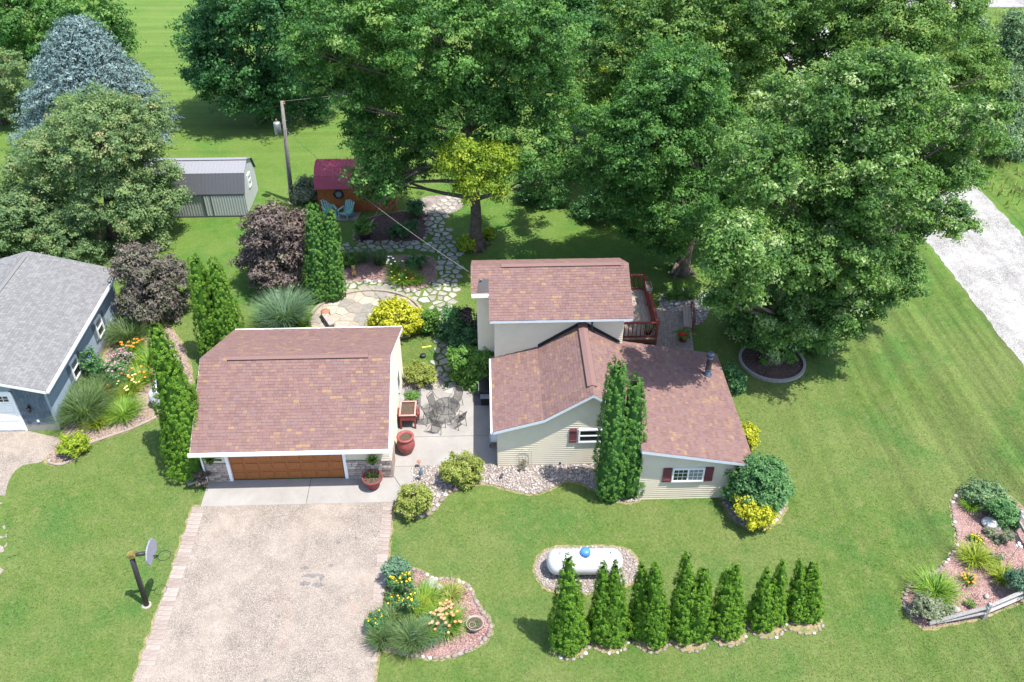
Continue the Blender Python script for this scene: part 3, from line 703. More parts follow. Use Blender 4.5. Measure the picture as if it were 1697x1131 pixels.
for i in range(4):
    m = MB(); m.box((DL, GYF+.06, dz[i]), (DR_, GYF+.1, dz[i+1]-.012)); pn = m.build('door_section', M['oak'], gar)
    q = MB(); w = (DR_-DL)/8
    for j in range(8): q.box((DL+w*j+.06, GYF+.035, dz[i]+.08), (DL+w*(j+1)-.06, GYF+.058, dz[i+1]-.09))
    q.build('raised_panel', M['oak'], pn)
RXA = (RX0, RX1)
roof_deck(gar, (RX0, GEF, GE), (RX1, GEF, GE), (RX1, GRY, GR), (RX0, GRY, GR), M['white'])
roof_deck(gar, (RX1, GEB, GE), (RX0, GEB, GE), (RX0, GRY, GR), (RX1, GRY, GR), M['white'])
shingles(gar, (RX0-.02, GEF-.03, GE-.015), (RX1+.02, GEF-.03, GE-.015), (RX1+.02, GRY, GR), (RX0-.02, GRY, GR), M['shingle'])
shingles(gar, (RX1+.02, GEB+.03, GE-.015), (RX0-.02, GEB+.03, GE-.015), (RX0-.02, GRY, GR), (RX1+.02, GRY, GR), M['shingle'])
def ridge_vent(parent, p, q, mat, w=.28, h=.035, name='ridge_vent'):
    p, q = Vector(p), Vector(q); d = (q-p).normalized(); s = d.cross(Vector((0, 0, 1)))*w/2; m = MB(); dn = Vector((0, 0, -.07)); uu = Vector((0, 0, h))
    m.add([p-s+dn, p-s+dn+uu, p+uu, p+s+dn+uu, p+s+dn, q-s+dn, q-s+dn+uu, q+uu, q+s+dn+uu, q+s+dn], [(0,5,6,1),(1,6,7,2),(2,7,8,3),(3,8,9,4),(0,1,2,3,4),(9,8,7,6,5)])
    o = m.build(name, mat, parent); g = MB()
    g.bar(p-s*1.02+dn+uu*.35, q-s*1.02+dn+uu*.35, .012, h*.7); g.bar(p+s*1.02+dn+uu*.35, q+s*1.02+dn+uu*.35, .012, h*.7); g.build('vent_slot', M['dark'], o, rel=True)
    return o
ridge_vent(gar, (-11.4, GRY, GR+.03), (-5.3, GRY, GR+.03), M['shingle'])
m = MB(); m.box((RX0-.1, GEF-.16, GE-.15), (RX1+.02, GEF-.035, GE-.02)); m.build('gutter', M['white'], gar)
for x, o in ((RX0, -.035), (RX1, .005)):
    m = MB()
    for (ya, za), (yb2, zb2) in (((GEF, GE), (GRY, GR)), ((GRY, GR), (GEB, GE))):
        m.add([(x+o, ya, za-.18), (x+o+.03, ya, za-.18), (x+o+.03, ya, za-.02), (x+o, ya, za-.02), (x+o, yb2, zb2-.18), (x+o+.03, yb2, zb2-.18), (x+o+.03, yb2, zb2-.02), (x+o, yb2, zb2-.02)],
              [(0,1,2,3),(7,6,5,4),(0,4,5,1),(1,5,6,2),(2,6,7,3),(3,7,4,0)])
    m.build('rake_board', M['white'], gar)
m = MB(); m.box((RX0, GEB+.035, GE-.14), (RX1, GEB+.13, GE-.02)); m.build('gutter', M['white'], gar)
# side door with window, plaque and scroll
m = MB(); m.box((GX1+.025, 32.4, .05), (GX1+.07, 33.4, 2.1)); sd = m.build('side_door', M['white'], gar)
m = MB(); m.box((GX1+.071, 32.6, 1.15), (GX1+.08, 33.2, 1.9)); m.build('pane', M['glass2'], sd)
m = MB(); m.tube([(GX1+.07, 32.5, 1.0), (GX1+.13, 32.5, 1.0)], .03, 8); m.build('handle', M['dark'], sd)
m = MB(); m.cbox((-11.83, GYF-.03, 1.32), (.30, .02, .10)); 
for dx, dz_ in ((-.08, .2), (.08, .2), (-.08, .36), (.08, .36)): m.cbox((-11.83+dx, GYF-.03, 1.32+dz_), (.1, .02, .11))
m.build('address_plaque', M['dark'], gar)
m = MB()
for i in range(5):
    cx = -5.95+i*.16
    m.tube([(cx+.07*math.cos(a)*(1-a/9), GYF-.03, 1.78+.07*math.sin(a)*(1-a/9)) for a in np.linspace(0, 7, 14)], .008, 4)
m.build('iron_scroll', M['dark'], gar)
downspout(gar, GX0-.06, GYF-.08, GE-.15, kick=(-1, -.4))

# ------------------------------------------------------------------ house
hs = thing('house', 'cream sided house with brown shingle roofs, burgundy shutters and front gable', 'house', (5, 31, 0))
HL, HF = .28, 28.52                                   # main left wall, front wall
LX = [(.08, 2.42), (2.26, 3.07), (4.30, 4.42), (6.12, 3.20), (10.87, 2.28)]   # roof profile across x
def roofz(x):
    for (a, za), (b, zb) in zip(LX[:-1], LX[1:]):
        if a <= x <= b: return za+(zb-za)*(x-a)/(b-a)
YF, YW, YB = 28.2, 26.06, 33.42                       # roof fronts: main, wing; back
# main front wall (gable) and left wall
pf_ = [(0, roofz(HL)-.14)]+[(x-HL, z-.14) for x, z in LX[1:3]]+[(6.24-HL, 3.04)]
wall_solid(hs, (HL, HF), (6.24, HF), pf_, M['siding']); siding(hs, (HL-.02, HF), (6.24, HF), [(s+.02 if s else 0, z) for s, z in pf_], M['siding'], .12)
wall_solid(hs, (HL, YB), (HL, HF+.15), [(0, 2.34), (YB-HF-.15, 2.34)], M['siding']); siding(hs, (HL, YB), (HL, HF), [(0, 2.34), (YB-HF, 2.34)], M['siding'], .12)
# wing
WX0, WX1, WF = 6.26, 10.14, 26.38
pw = [(0, roofz(WX0)-.14), (WX1-WX0, roofz(WX1)-.14)]
wall_solid(hs, (WX0, WF), (WX1, WF), pw, M['siding']); siding(hs, (WX0-.02, WF), (WX1+.02, WF), [(0, pw[0][1]), (WX1-WX0+.04, pw[1][1])], M['siding'], .12)
wall_solid(hs, (WX0, HF-.01), (WX0, WF+.15), [(0, 3.03), (HF-WF-.16, 3.03)], M['siding']); siding(hs, (WX0, HF), (WX0, WF), [(0, 3.03), (HF-WF, 3.03)], M['siding'], .12)
wall_solid(hs, (WX1, WF+.15), (WX1, YB-.2), [(0, 2.28), (YB-WF-.35, 2.28)], M['siding']); siding(hs, (WX1, WF), (WX1, YB-.2), [(0, 2.28), (YB-WF-.2, 2.28)], M['siding'], .12)
wall_solid(hs, (WX1-.15, YB-.2), (6.4, YB-.2), [(0, 2.28), (3.59, 2.9)], M['siding'])
for x, y in ((HL-.03, HF-.035), (WX0-.035, WF-.035), (WX1-.03, WF-.035)):
    m = MB(); m.box((x, y, .02), (x+.07, y+.07, roofz(max(.08, x))-.2)); m.build('corner_trim', M['siding'], hs)
# roofs
for i in range(4):
    (a, za), (b, zb) = LX[i], LX[i+1]; y0 = YF if i < 2 else (YF if i == 2 else YW)
    if i < 2:
        q = ((a, YB, za), (a, y0, za), (b, y0, zb), (b, YB, zb))
    else:
        q = ((b, y0, zb), (b, YB, zb), (a, YB, za), (a, y0, za))
    roof_deck(hs, *q, M['fascia'])
    e = -.03 if i in (0,) else 0
    if i < 2: shingles(hs, (a+e, YB, za-.002), (a+e, y0-.03, za-.002), (b, y0-.03, zb), (b, YB, zb), M['shingle'])
    else: shingles(hs, (b+(.03 if i == 3 else 0), y0-.03, zb), (b+(.03 if i == 3 else 0), YB+.03, zb), (a, YB+.03, za), (a, y0-.03, za), M['shingle'])
ridge_vent(hs, (4.30, YF+.55, 4.45), (4.30, YB-.02, 4.45), M['shingle'], .42, .03)
m = MB(); m.box((LX[0][0]-.12, YF-.02, 2.29), (LX[0][0]-.035, YB-.1, 2.40)); m.build('gutter', M['white'], hs)
def rake(p, q, off, h=.16, name='rake_board', mat='fascia'):
    p, q = Vector(p), Vector(q); m = MB(); o = Vector((0, off, 0)); u = Vector((0, 0, -h)); tp = Vector((0, 0, -.012)); t = Vector((0, -.03, 0))
    m.add([p+o+u, q+o+u, q+o+tp, p+o+tp, p+o+u+t, q+o+u+t, q+o+tp+t, p+o+tp+t], [(0,1,2,3),(7,6,5,4),(0,4,5,1),(1,5,6,2),(2,6,7,3),(3,7,4,0)])
    return m.build(name, M[mat], hs)
for i, y in ((0, YF), (1, YF), (2, YF), (3, YW)):
    (a, za), (b, zb) = LX[i], LX[i+1]; rake((a, y, za), (b, y, zb), -.002)
# back two storey block
BE, BR = 5.0, 6.32; BF, BB, BRY = 32.80, 37.9, 35.35; BX0, BX1 = .02, 6.55; EX0 = -.8; EY = 34.05
bs = (BR-BE)/(BRY-BF); ez = BE+(EY-BF)*bs
wl, wr, wf, wb = .25, 6.22, 33.3, 37.4
wall_solid(hs, (wl, wf), (wr, wf), [(0, BE+.1), (wr-wl, BE+.1)], M['siding']); siding(hs, (wl-.02, wf), (wr+.02, wf), [(0, BE+.12), (wr-wl+.04, BE+.12)], M['siding'], .12, z0=2.0)
sp2 = [(0, BE+.1), (BRY-wf, BR-.15), (wb-wf, BE+.1)]
wall_solid(hs, (wr, wf+.15), (wr, wb), [(0, BE+.18), (BRY-wf-.15, BR-.15), (wb-wf-.15, BE+.1)], M['siding']); siding(hs, (wr, wf), (wr, wb), sp2, M['siding'], .12)
wall_solid(hs, (wr-.15, wb), (-.55, wb), [(0, BE+.1), (wr+.40, BE+.1)], M['siding'])
wall_solid(hs, (wl, EY+.3), (wl, wf+.15), [(0, BE+.25), (EY+.15-wf, BE+.15)], M['siding']); siding(hs, (wl, EY+.3), (wl, wf), [(0, BE+.3), (EY+.3-wf, BE+.1)], M['siding'], .12)
wall_solid(hs, (-.55, EY+.3), (wl-.01, EY+.3), [(0, ez), (.79, ez)], M['siding']); siding(hs, (-.57, EY+.3), (wl-.01, EY+.3), [(0, ez), (.81, ez)], M['siding'], .12)
wall_solid(hs, (-.55, wb-.15), (-.55, EY+.45), [(0, BE+.1), (1.9, BR-.2), (wb-EY-.6, ez)], M['siding'])
roof_deck(hs, (BX0, BF, BE), (BX1, BF, BE), (BX1, BRY, BR), (BX0, BRY, BR), M['fascia'])
roof_deck(hs, (EX0, EY, ez), (BX0-.002, EY, ez), (BX0-.002, BRY, BR), (EX0, BRY, BR), M['white'])
roof_deck(hs, (BX1, BB, BE), (EX0, BB, BE), (EX0, BRY, BR), (BX1, BRY, BR), M['white'])
shingles(hs, (BX0-.03, BF-.03, BE-.015), (BX1+.03, BF-.03, BE-.015), (BX1+.03, BRY, BR), (BX0-.03, BRY, BR), M['shingle'])
shingles(hs, (EX0-.02, EY-.02, ez-.01), (BX0-.035, EY-.02, ez-.01), (BX0-.035, BRY, BR), (EX0-.02, BRY, BR), M['shingle'])
shingles(hs, (BX1+.03, BB, BE), (EX0-.02, BB, BE), (EX0-.02, BRY, BR), (BX1+.03, BRY, BR), M['shingle'])
ridge_vent(hs, (.6, BRY, BR+.03), (6.2, BRY, BR+.03), M['shingle'])
m = MB(); m.box((BX0, BF-.032, BE-.16), (BX1, BF-.002, BE-.03)); m.build('eave_board', M['fascia'], hs)
m = MB(); m.box((EX0, EY-.14, ez-.17), (BX0-.01, EY-.002, ez-.03)); m.build('gutter', M['white'], hs)
m = MB(); m.add([(-.55, EY+.02, ez+.05), (BX0-.02, EY+.02, ez+.05), (BX0-.02, EY+.62, ez+.37), (-.44, EY+.62, ez+.37)], [(0, 1, 2, 3)]).add([(-.55, EY+.02, ez+.0), (BX0-.02, EY+.02, ez+.0), (BX0-.02, EY+.02, ez+.05), (-.55, EY+.02, ez+.05)], [(0, 1, 2, 3)])
m.build('rubber_flashing', M['dark'], hs)
for i in (1, 2):                                      # step flashing where the low roof meets the block
    (a, za), (b, zb) = LX[i], LX[i+1]
    m = MB(); m.add([(a, wf-.05, za+.03), (b, wf-.05, zb+.03), (b, wf-.05, zb+.16), (a, wf-.05, za+.16)], [(0, 1, 2, 3)])
    m.add([(a, wf-.14, za+.035), (b, wf-.14, zb+.035), (b, wf-.05, zb+.035), (a, wf-.05, za+.035)], [(0, 1, 2, 3)]); m.build('flashing', M['dark'], hs)
# windows
P1 = V(978, 732, HF-.03); P2 = V(1138, 797, WF-.03)
window(hs, (P1.x, HF-.03, P1.z), (1, 0, 0), 1.08, .78, label='two-pane sash window of the front gable')
shutter(hs, (P1.x-.78, HF-.03, P1.z), (1, 0, 0), .34, .80, 'wine'); shutter(hs, (P1.x+.78, HF-.03, P1.z), (1, 0, 0), .34, .80, 'wine')
window(hs, (P2.x, WF-.03, P2.z), (1, 0, 0), 1.36, .80, sash='grid', label='gridded sliding window with pale curtains', glass='split')
shutter(hs, (P2.x-.89, WF-.03, P2.z-.01), (1, 0, 0), .36, .82, 'wine'); shutter(hs, (P2.x+.89, WF-.03, P2.z-.01), (1, 0, 0), .36, .82, 'wine')
# stove pipe and vent
sx, sy = V(1172, 622, 31.7).x, 31.7; sz = roofz(sx)
m = MB(); m.lathe([(.20, -.06), (.20, .05), (.13, .07), (.13, 1.0), (.17, 1.0), (.17, 1.06), (.13, 1.07), (.13, 1.16), (.19, 1.18), (.19, 1.27), (.12, 1.34), (.02, 1.38)], (sx, sy, sz), 20)
m.lathe([(.16, .32), (.16, .37)], (sx, sy, sz), 20); m.build('stove_pipe', M['pipe'], hs, True)
vx, vy = 4.72, 33.0
m = MB(); m.lathe([(.14, -.08), (.05, .04), (.045, .05), (.045, .62)], (vx, vy, roofz(vx)), 12); m.build('vent_pipe', M['dark'], hs, True)
# meter box, hose bib and small fittings
m = MB(); m.lathe([(.05, 0), (.05, .04)], (0, 0, 0), 8); o = m.build('vent_cap', M['dark'], hs, rel=False); o.location = (3.05-5, HF-.03-31, .15); o.rotation_euler = (R(90), 0, 0)
m = MB(); m.box((HL-.1, 33.0, 1.3), (HL-.02, 33.25, 1.75)); m.build('meter_box', M['steel'], hs)

# ------------------------------------------------------------------ deck with red railings
dk = thing('deck', 'weathered wood deck with red railings beside the upper house block', 'deck', (7.2, 37, 0))
DZ, DT = .62, 1.62
d_fr = G(1091, 535, DT); d_fl = Vector((6.35, d_fr.y, DT)); d_br = G(1068, 456, DT); d_bl = Vector((6.35, d_br.y, DT))
dxr = (d_fr.x+d_br.x)/2; yf, yb = d_fr.y, d_br.y
x = 6.3; 
while x < dxr-.05:
    m = MB(); m.box((x, yf-.06, DZ-.04), (min(x+.135, dxr+.04), yb+.06, DZ+random.uniform(-.003, .003)), random.random()); m.build('deck_board', M['deck'], dk); x += .142
m = MB(); m.box((6.3, yf-.02, DZ-.26), (dxr+.02, yf+.03, DZ-.045)); m.box((dxr-.03, yf+.04, DZ-.26), (dxr+.02, yb, DZ-.045)); m.box((6.3, yb, DZ-.26), (dxr+.02, yb+.04, DZ-.045)); m.build('rim_joist', M['redwood'], dk)
posts = [(6.36, yf), (dxr, yf), (dxr, yf+(yb-yf)/3), (dxr, yf+(yb-yf)*2/3), (dxr, yb), (6.9, yb)]
for px, py in posts:
    m = MB(); m.box((px-.05, py-.05, 0), (px+.05, py+.05, DT-.03)); m.build('post', M['redwood'], dk)
for (ax, ay), (bx, by) in (((6.36, yf), (dxr, yf)), ((dxr, yf), (dxr, yb)), ((6.4, yb), (dxr, yb))):
    m = MB(); m.bar((ax, ay, DT), (bx, by, DT), .15, .045); m.build('top_rail', M['redwood'], dk)
    m = MB(); m.bar((ax, ay, DZ+.12), (bx, by, DZ+.12), .04, .09); m.build('bottom_rail', M['redwood'], dk)
    L = math.hypot(bx-ax, by-ay); n = int(L/.21)
    for i in range(1, n):
        t = i/n; m = MB(); m.bar((ax+(bx-ax)*t, ay+(by-ay)*t, DZ+.12), (ax+(bx-ax)*t, ay+(by-ay)*t, DT-.02), .04, .04); m.build('baluster', M['redwood'], dk)
for i in range(3):
    m = MB(); m.box((dxr+.06+i*.28, yb-2.3, .42-i*.19), (dxr+.33+i*.28, yb-1.2, .46-i*.19)); m.build('step', M['deck'], dk)

# ------------------------------------------------------------------ blue grey neighbour building
EAX = G(75, 648, 2.75).x; EF_, EB_ = G(75, 648, 2.75).y, G(195, 447, 2.75).y
CWX = EAX-.32; WFY = EF_+.42; WBY = EB_-.35
pk = V(46, 417, EB_); RZ = pk.z; RXR = pk.x
nh = thing('neighbour_house', 'blue grey sided house with grey shingle roof and white garage door', 'house', (EAX-4, (EF_+EB_)/2, 0))
slp = (RZ-2.75)/(RXR-EAX)
LXW = RXR-(EAX-RXR); 
def nz(x): return 2.75+(x-EAX)*slp if x > RXR else 2.75-(x-LXW)*slp
fd = MB(); fd.box((LXW+.5, WFY-.02, 0), (CWX+.03, WBY, .42)); fd.build('foundation', M['concrete'], nh)
wall_solid(nh, (CWX, WFY), (CWX, WBY), [(0, 2.82), (WBY-WFY, 2.82)], M['bluesiding'], z0=.3); siding(nh, (CWX, WFY), (CWX, WBY), [(0, 2.85), (WBY-WFY, 2.85)], M['bluesiding'], .11, z0=.42)
GDX1 = V(48, 724, WFY).x; GDX0 = GDX1-2.75
prf = [(0, nz(LXW+.5)-.15), (RXR-LXW-.5, RZ-.18), (CWX-LXW-.5-.16, nz(CWX-.16)-.15)]
wall_solid(nh, (LXW+.5, WFY), (CWX-.16, WFY), prf, M['bluesiding'], z0=.3)
wall_solid(nh, (CWX-.16, WBY), (LXW+.5, WBY), [(0, nz(CWX-.16)-.15), (CWX-.16-RXR, RZ-.18), (CWX-.16-LXW-.5, nz(LXW+.5)-.15)], M['bluesiding'], z0=.3)
# shake wall right of the door, each shake its own piece
zc = .42
while zc < 2.7:
    xx = GDX1+.12
    while xx < CWX-.04:
        w = min(random.uniform(.14, .26), CWX-.04-xx)
        top = min(zc+.2, nz(xx+w/2)-.2)
        if top > zc+.04 and w > .03:
            m = MB(); m.add([(-w/2+.006, -.035, 0), (w/2-.006, -.035, 0), (w/2-.006, -.012, top-zc+.03), (-w/2+.006, -.012, top-zc+.03), (-w/2+.006, 0, 0), (w/2-.006, 0, 0), (w/2-.006, 0, top-zc+.03), (-w/2+.006, 0, top-zc+.03)], [(0,1,2,3),(4,5,1,0),(0,3,7,4),(1,5,6,2),(3,2,6,7)], random.random())
            link('shake', m.mesh('shake'), M['blueshake'], nh, (xx+w/2-nh.location.x, WFY-nh.location.y, zc))
        xx += w
    zc += .2
for i in range(4):
    m = MB(); m.box((GDX0, WFY-.05, .42*0+.05+i*.56), (GDX1, WFY-.015, .05+(i+1)*.56-.012)); pn = m.build('door_section', M['white'], nh)
    if i in (0, 1, 2):
        q = MB()
        for j in range(4): q.box((GDX0+.06+j*.68, WFY-.062, .12+i*.56), (GDX0+.62+j*.68, WFY-.051, .5+i*.56))
        q.build('raised_panel', M['white'], pn)
    else:
        for j in range(4):
            for a in range(2):
                for b in range(2):
                    q = MB(); q.box((GDX0+.10+j*.68+a*.25, WFY-.058, 1.84+b*.17), (GDX0+.31+j*.68+a*.25, WFY-.0512, 1.98+b*.17)); q.build('pane', M['glass'], pn)
for x in (GDX0-.08, GDX1):
    m = MB(); m.box((x, WFY-.07, .03), (x+.1, WFY-.002, 2.42)); m.build('door_trim', M['white'], nh)
m = MB(); m.box((GDX0-.08, WFY-.071, 2.30), (GDX1+.1, WFY-.0025, 2.42)); m.build('door_trim', M['white'], nh)
m = MB(); m.box((CWX-.06, WFY-.05, .42), (CWX+.05, WFY+.06, 2.7)); m.build('corner_trim', M['bluetrim'], nh)
lx = V(50, 676, WFY).x; lz = V(50, 676, WFY).z
m = MB(); m.box((lx-.05, WFY-.05, lz-.02), (lx+.05, WFY-.036, lz+.22)); m.lathe([(.03, .12), (.10, .10), (.08, -.12), (.05, -.16), (.02, -.18)], (lx, WFY-.16, lz), 8); m.bar((lx, WFY-.04, lz+.14), (lx, WFY-.16, lz+.14), .02); m.build('wall_lantern', M['dark'], nh)
m = MB(); m.cbox((V(69, 708, WFY).x, WFY-.05, .62), (.1, .05, .12)); m.build('outlet_box', M['white'], nh)
roof_deck(nh, (EAX, EF_, 2.75), (EAX, EB_, 2.75), (RXR, EB_, RZ), (RXR, EF_, RZ), M['white'])
roof_deck(nh, (LXW, EB_, 2.75), (LXW, EF_, 2.75), (RXR, EF_, RZ), (RXR, EB_, RZ), M['white'])
shingles(nh, (EAX+.03, EF_-.03, 2.74), (EAX+.03, EB_+.03, 2.74), (RXR, EB_+.03, RZ), (RXR, EF_-.03, RZ), M['gshingle'], .145, .12, .24)
shingles(nh, (LXW-.03, EB_+.03, 2.74), (LXW-.03, EF_-.03, 2.74), (RXR, EF_-.03, RZ), (RXR, EB_+.03, RZ), M['gshingle'], .145, .12, .24)
ridge_vent(nh, (RXR, EF_+.4, RZ+.03), (RXR, EB_-.5, RZ+.03), M['gshingle'])
m = MB(); m.box((EAX+.03, EF_-.02, 2.60), (EAX+.13, EB_+.02, 2.73)); m.build('gutter', M['white'], nh)
m = MB(); m.add([(EAX, EF_-.035, 2.57), (RXR, EF_-.035, RZ-.18), (RXR, EF_-.035, RZ-.02), (EAX, EF_-.035, 2.73), (EAX, EF_-.002, 2.57), (RXR, EF_-.002, RZ-.18), (RXR, EF_-.002, RZ-.02), (EAX, EF_-.002, 2.73)], [(0,1,2,3)[::-1],(7,6,5,4)[::-1],(0,4,5,1),(1,5,6,2),(2,6,7,3),(3,7,4,0)]); m.build('rake_board', M['white'], nh)
downspout(nh, CWX+.06, WBY-.15, 2.6, kick=(1, .2))
def on_side(px, py):                                  # point of the side wall plane seen at a photo point
    d = ray(px, py); t = CWX/d[0]; return Vector((CWX, d[1]*t, CAM_H+d[2]*t))
for (px, py), gl in (((123, 610), 'split'), ((163, 542), 'split')):
    c = on_side(px, py); wz = c.z-.5; sw = .82
    window(nh, (CWX+.02, c.y, wz), (0, 1, 0), sw, 1.02, glass='split')
    for s in (-1, 1): shutter(nh, (CWX+.02, c.y+s*(sw/2+.19), wz-.02), (0, 1, 0), .32, 1.06, 'shutgrey')
c = on_side(181, 545)
m = MB(); m.box((CWX+.023, c.y-.12, c.z-.2), (CWX+.14, c.y+.12, c.z+.25)); m.box((CWX+.03, c.y-.04, .05), (CWX+.09, c.y+.04, c.z-.19)); m.build('meter_box', M['steel'], nh)
m = MB(); m.box((CWX+.023, c.y+.25, c.z-.05), (CWX+.1, c.y+.45, c.z+.35)); m.build('meter_box', M['bluetrim'], nh)
m = MB(); m.lathe([(.02, 0), (.07, .06), (.07, .1), (.01, .12)], (CWX+.12, WBY-.4, 2.35), 10); m.build('flood_lamp', M['white'], nh)

# ------------------------------------------------------------------ grey metal shed
SX1, SY0 = G(411, 358).x, G(411, 358).y; SX0 = SX1-6.4; SD = 3.5
shd = thing('metal_shed', 'grey metal barn shed with sliding doors and pale roof', 'shed', (SX1-3, SY0+1.7, 0))
sw1 = V(411, 318, SY0).z
m = MB(); m.box((SX0, SY0+.02, .05), (SX1-.02, SY0+SD, sw1-.02)); m.build('wall', M['metalwall'], shd)
zt_ = sw1; prfy = [(0, sw1), (.62, sw1+.98), (SD/2, sw1+1.42), (SD-.62, sw1+.98), (SD, sw1)]
m = MB(); vs = [(SX1-.018, SY0+.02, .05), (SX1-.018, SY0+SD, .05)]+[(SX1-.018, SY0+y, z-.03) for y, z in prfy[::-1]]; vs += [(SX1, v[1], v[2]) for v in vs]
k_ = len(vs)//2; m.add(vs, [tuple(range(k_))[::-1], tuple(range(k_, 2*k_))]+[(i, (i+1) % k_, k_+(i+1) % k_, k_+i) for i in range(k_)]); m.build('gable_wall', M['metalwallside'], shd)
for i in range(4):
    (ya, za), (yb2, zb2) = prfy[i], prfy[i+1]
    x_ = SX1+.12; m = MB(); a, b = Vector((SX0, SY0+ya-(.1 if i == 0 else 0), za-(.12 if i == 0 else 0))), Vector((x_, SY0+ya-(.1 if i == 0 else 0), za-(.12 if i == 0 else 0)))
    c, d = Vector((x_, SY0+yb2, zb2)), Vector((SX0, SY0+yb2, zb2))
    n = (b-a).cross(d-a).normalized()*.04; m.add([a, b, c, d, a+n, b+n, c+n, d+n], [(0,3,2,1),(4,5,6,7),(0,1,5,4),(1,2,6,5),(2,3,7,6),(3,0,4,7)])
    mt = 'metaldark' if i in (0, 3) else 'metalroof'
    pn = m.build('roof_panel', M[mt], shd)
    q = MB(); xx = SX0+.1
    while xx < x_: q.bar(Vector((xx, a.y, a.z))+n*1.2, Vector((xx, d.y, d.z))+n*1.2, .03, .02); xx += .23
    o = q.build('roof_rib', M[mt], pn); 
m = MB(); m.bar((SX0, SY0+SD/2, sw1+1.47), (SX1+.13, SY0+SD/2, sw1+1.47), .3, .03); m.build('ridge_cap', M['metalroof'], shd)
xx = SX0+.05; q = MB()
while xx < SX1-.1: q.box((xx, SY0-.015, .08), (xx+.05, SY0+.02, sw1-.1)); xx += .18
q.build('wall_rib', M['metalwall'], shd)
for a, b in ((340, 352), (352, 408)):
    xa, xb = V(a, 340, SY0).x, V(b, 340, SY0).x; m = MB(); m.box((xa, SY0-.09, .1), (xb, SY0-.05, sw1-.2)); dpn = m.build('sliding_door', M['metalwall'], shd)
    q = MB(); t = xa+.06
    while t < xb-.05: q.box((t, SY0-.115, .12), (t+.05, SY0-.09, sw1-.22)); t += .17
    q.build('door_rib', M['metalwallside'], dpn)
    q = MB(); q.box((xa-.04, SY0-.12, .08), (xa+.03, SY0-.048, sw1-.18)); q.build('door_edge', M['metaldark'], dpn)
for z in (.02, sw1-.16):
    q = MB(); q.box((SX0, SY0-.13, z), (SX1+.01, SY0-.04, z+.08)); q.build('door_track', M['metaldark'], shd)
q = MB(); q.box((SX1-.06, SY0-.02, .05), (SX1+.03, SY0+.06, sw1)); q.build('corner_trim', M['metaldark'], shd)
wy = SY0+SD*.5; window(shd, (SX1, wy, 1.25), (0, 1, 0), .6, .9, out=.02, frame='white', glass='glass2', fr=.05)

# ------------------------------------------------------------------ red roofed cedar shed
RSY = G(560, 352).y; RA, RB = V(530, 350, RSY).x, V(601, 350, RSY).x; rw = V(530, 310, RSY).z
rsd = thing('garden_shed', 'orange cedar garden shed with bright red metal barrel roof', 'shed', ((RA+RB)/2, RSY+1.2, 0))
m = MB(); m.box((RA+.03, RSY+.03, 0), (RB+2.2, RSY+2.6, rw)); m.build('wall', M['cedar'], rsd)
xx = RA
while xx < RB+2.2:
    m = MB(); m.box((xx, RSY, .03), (xx+.13, RSY+.028, rw-.02)); m.build('board', M['cedar'], rsd); xx += .14
yy = RSY+.03
m = MB(); m.box((RA, RSY-.005, .03), (RA+.03, RSY+2.6, rw-.02)); m.build('side_boards', M['cedar'], rsd)
prs = [(-.14, rw-.12), (.25, rw+.62), (.75, rw+1.0), (1.3, rw+1.12), (1.9, rw+1.0), (2.4, rw+.6), (2.8, rw-.12)]
for i in range(6):
    (ya, za), (yb2, zb2) = prs[i], prs[i+1]; a, b = Vector((RA-.12, RSY+ya, za)), Vector((RB+2.3, RSY+ya, za)); c, d = Vector((RB+2.3, RSY+yb2, zb2)), Vector((RA-.12, RSY+yb2, zb2))
    n = (b-a).cross(d-a).normalized()*.03; m = MB(); m.add([a, b, c, d, a+n, b+n, c+n, d+n], [(0,3,2,1),(4,5,6,7),(0,1,5,4),(1,2,6,5),(2,3,7,6),(3,0,4,7)]); pn = m.build('roof_panel', M['redmetal'], rsd)
    q = MB(); xx = RA
    while xx < RB+2.3: q.bar(Vector((xx, a.y, a.z))+n*1.2, Vector((xx, d.y, d.z))+n*1.2, .03, .025); xx += .24
    q.build('roof_rib', M['redmetal'], pn)
m = MB(); vs = [(RA+.01, RSY+.03, rw)]+[(RA+.01, RSY+y, z-.04) for y, z in prs[1:6]]+[(RA+.01, RSY+2.6, rw)]; m.add(vs, [tuple(range(len(vs)))[::-1]]); m.build('gable_end', M['cedar'], rsd)
wc = V(561, 322, RSY)
wr_ = MB()
ring_pts = [(wc.x+.27*math.cos(a), RSY-.05, wc.z+.27*math.sin(a)) for a in np.linspace(0, 2*math.pi, 25)]
wr_.tube(ring_pts, .07, 8); wr_.build('porthole_frame', M['dark'], rsd)
q = MB(); vs = [(wc.x+.24*math.cos(a), RSY-.03, wc.z+.24*math.sin(a)) for a in np.linspace(0, 2*math.pi, 25)[:-1]]; q.add(vs, [tuple(range(24))[::-1]]); q.build('pane', M['glass2'], rsd)
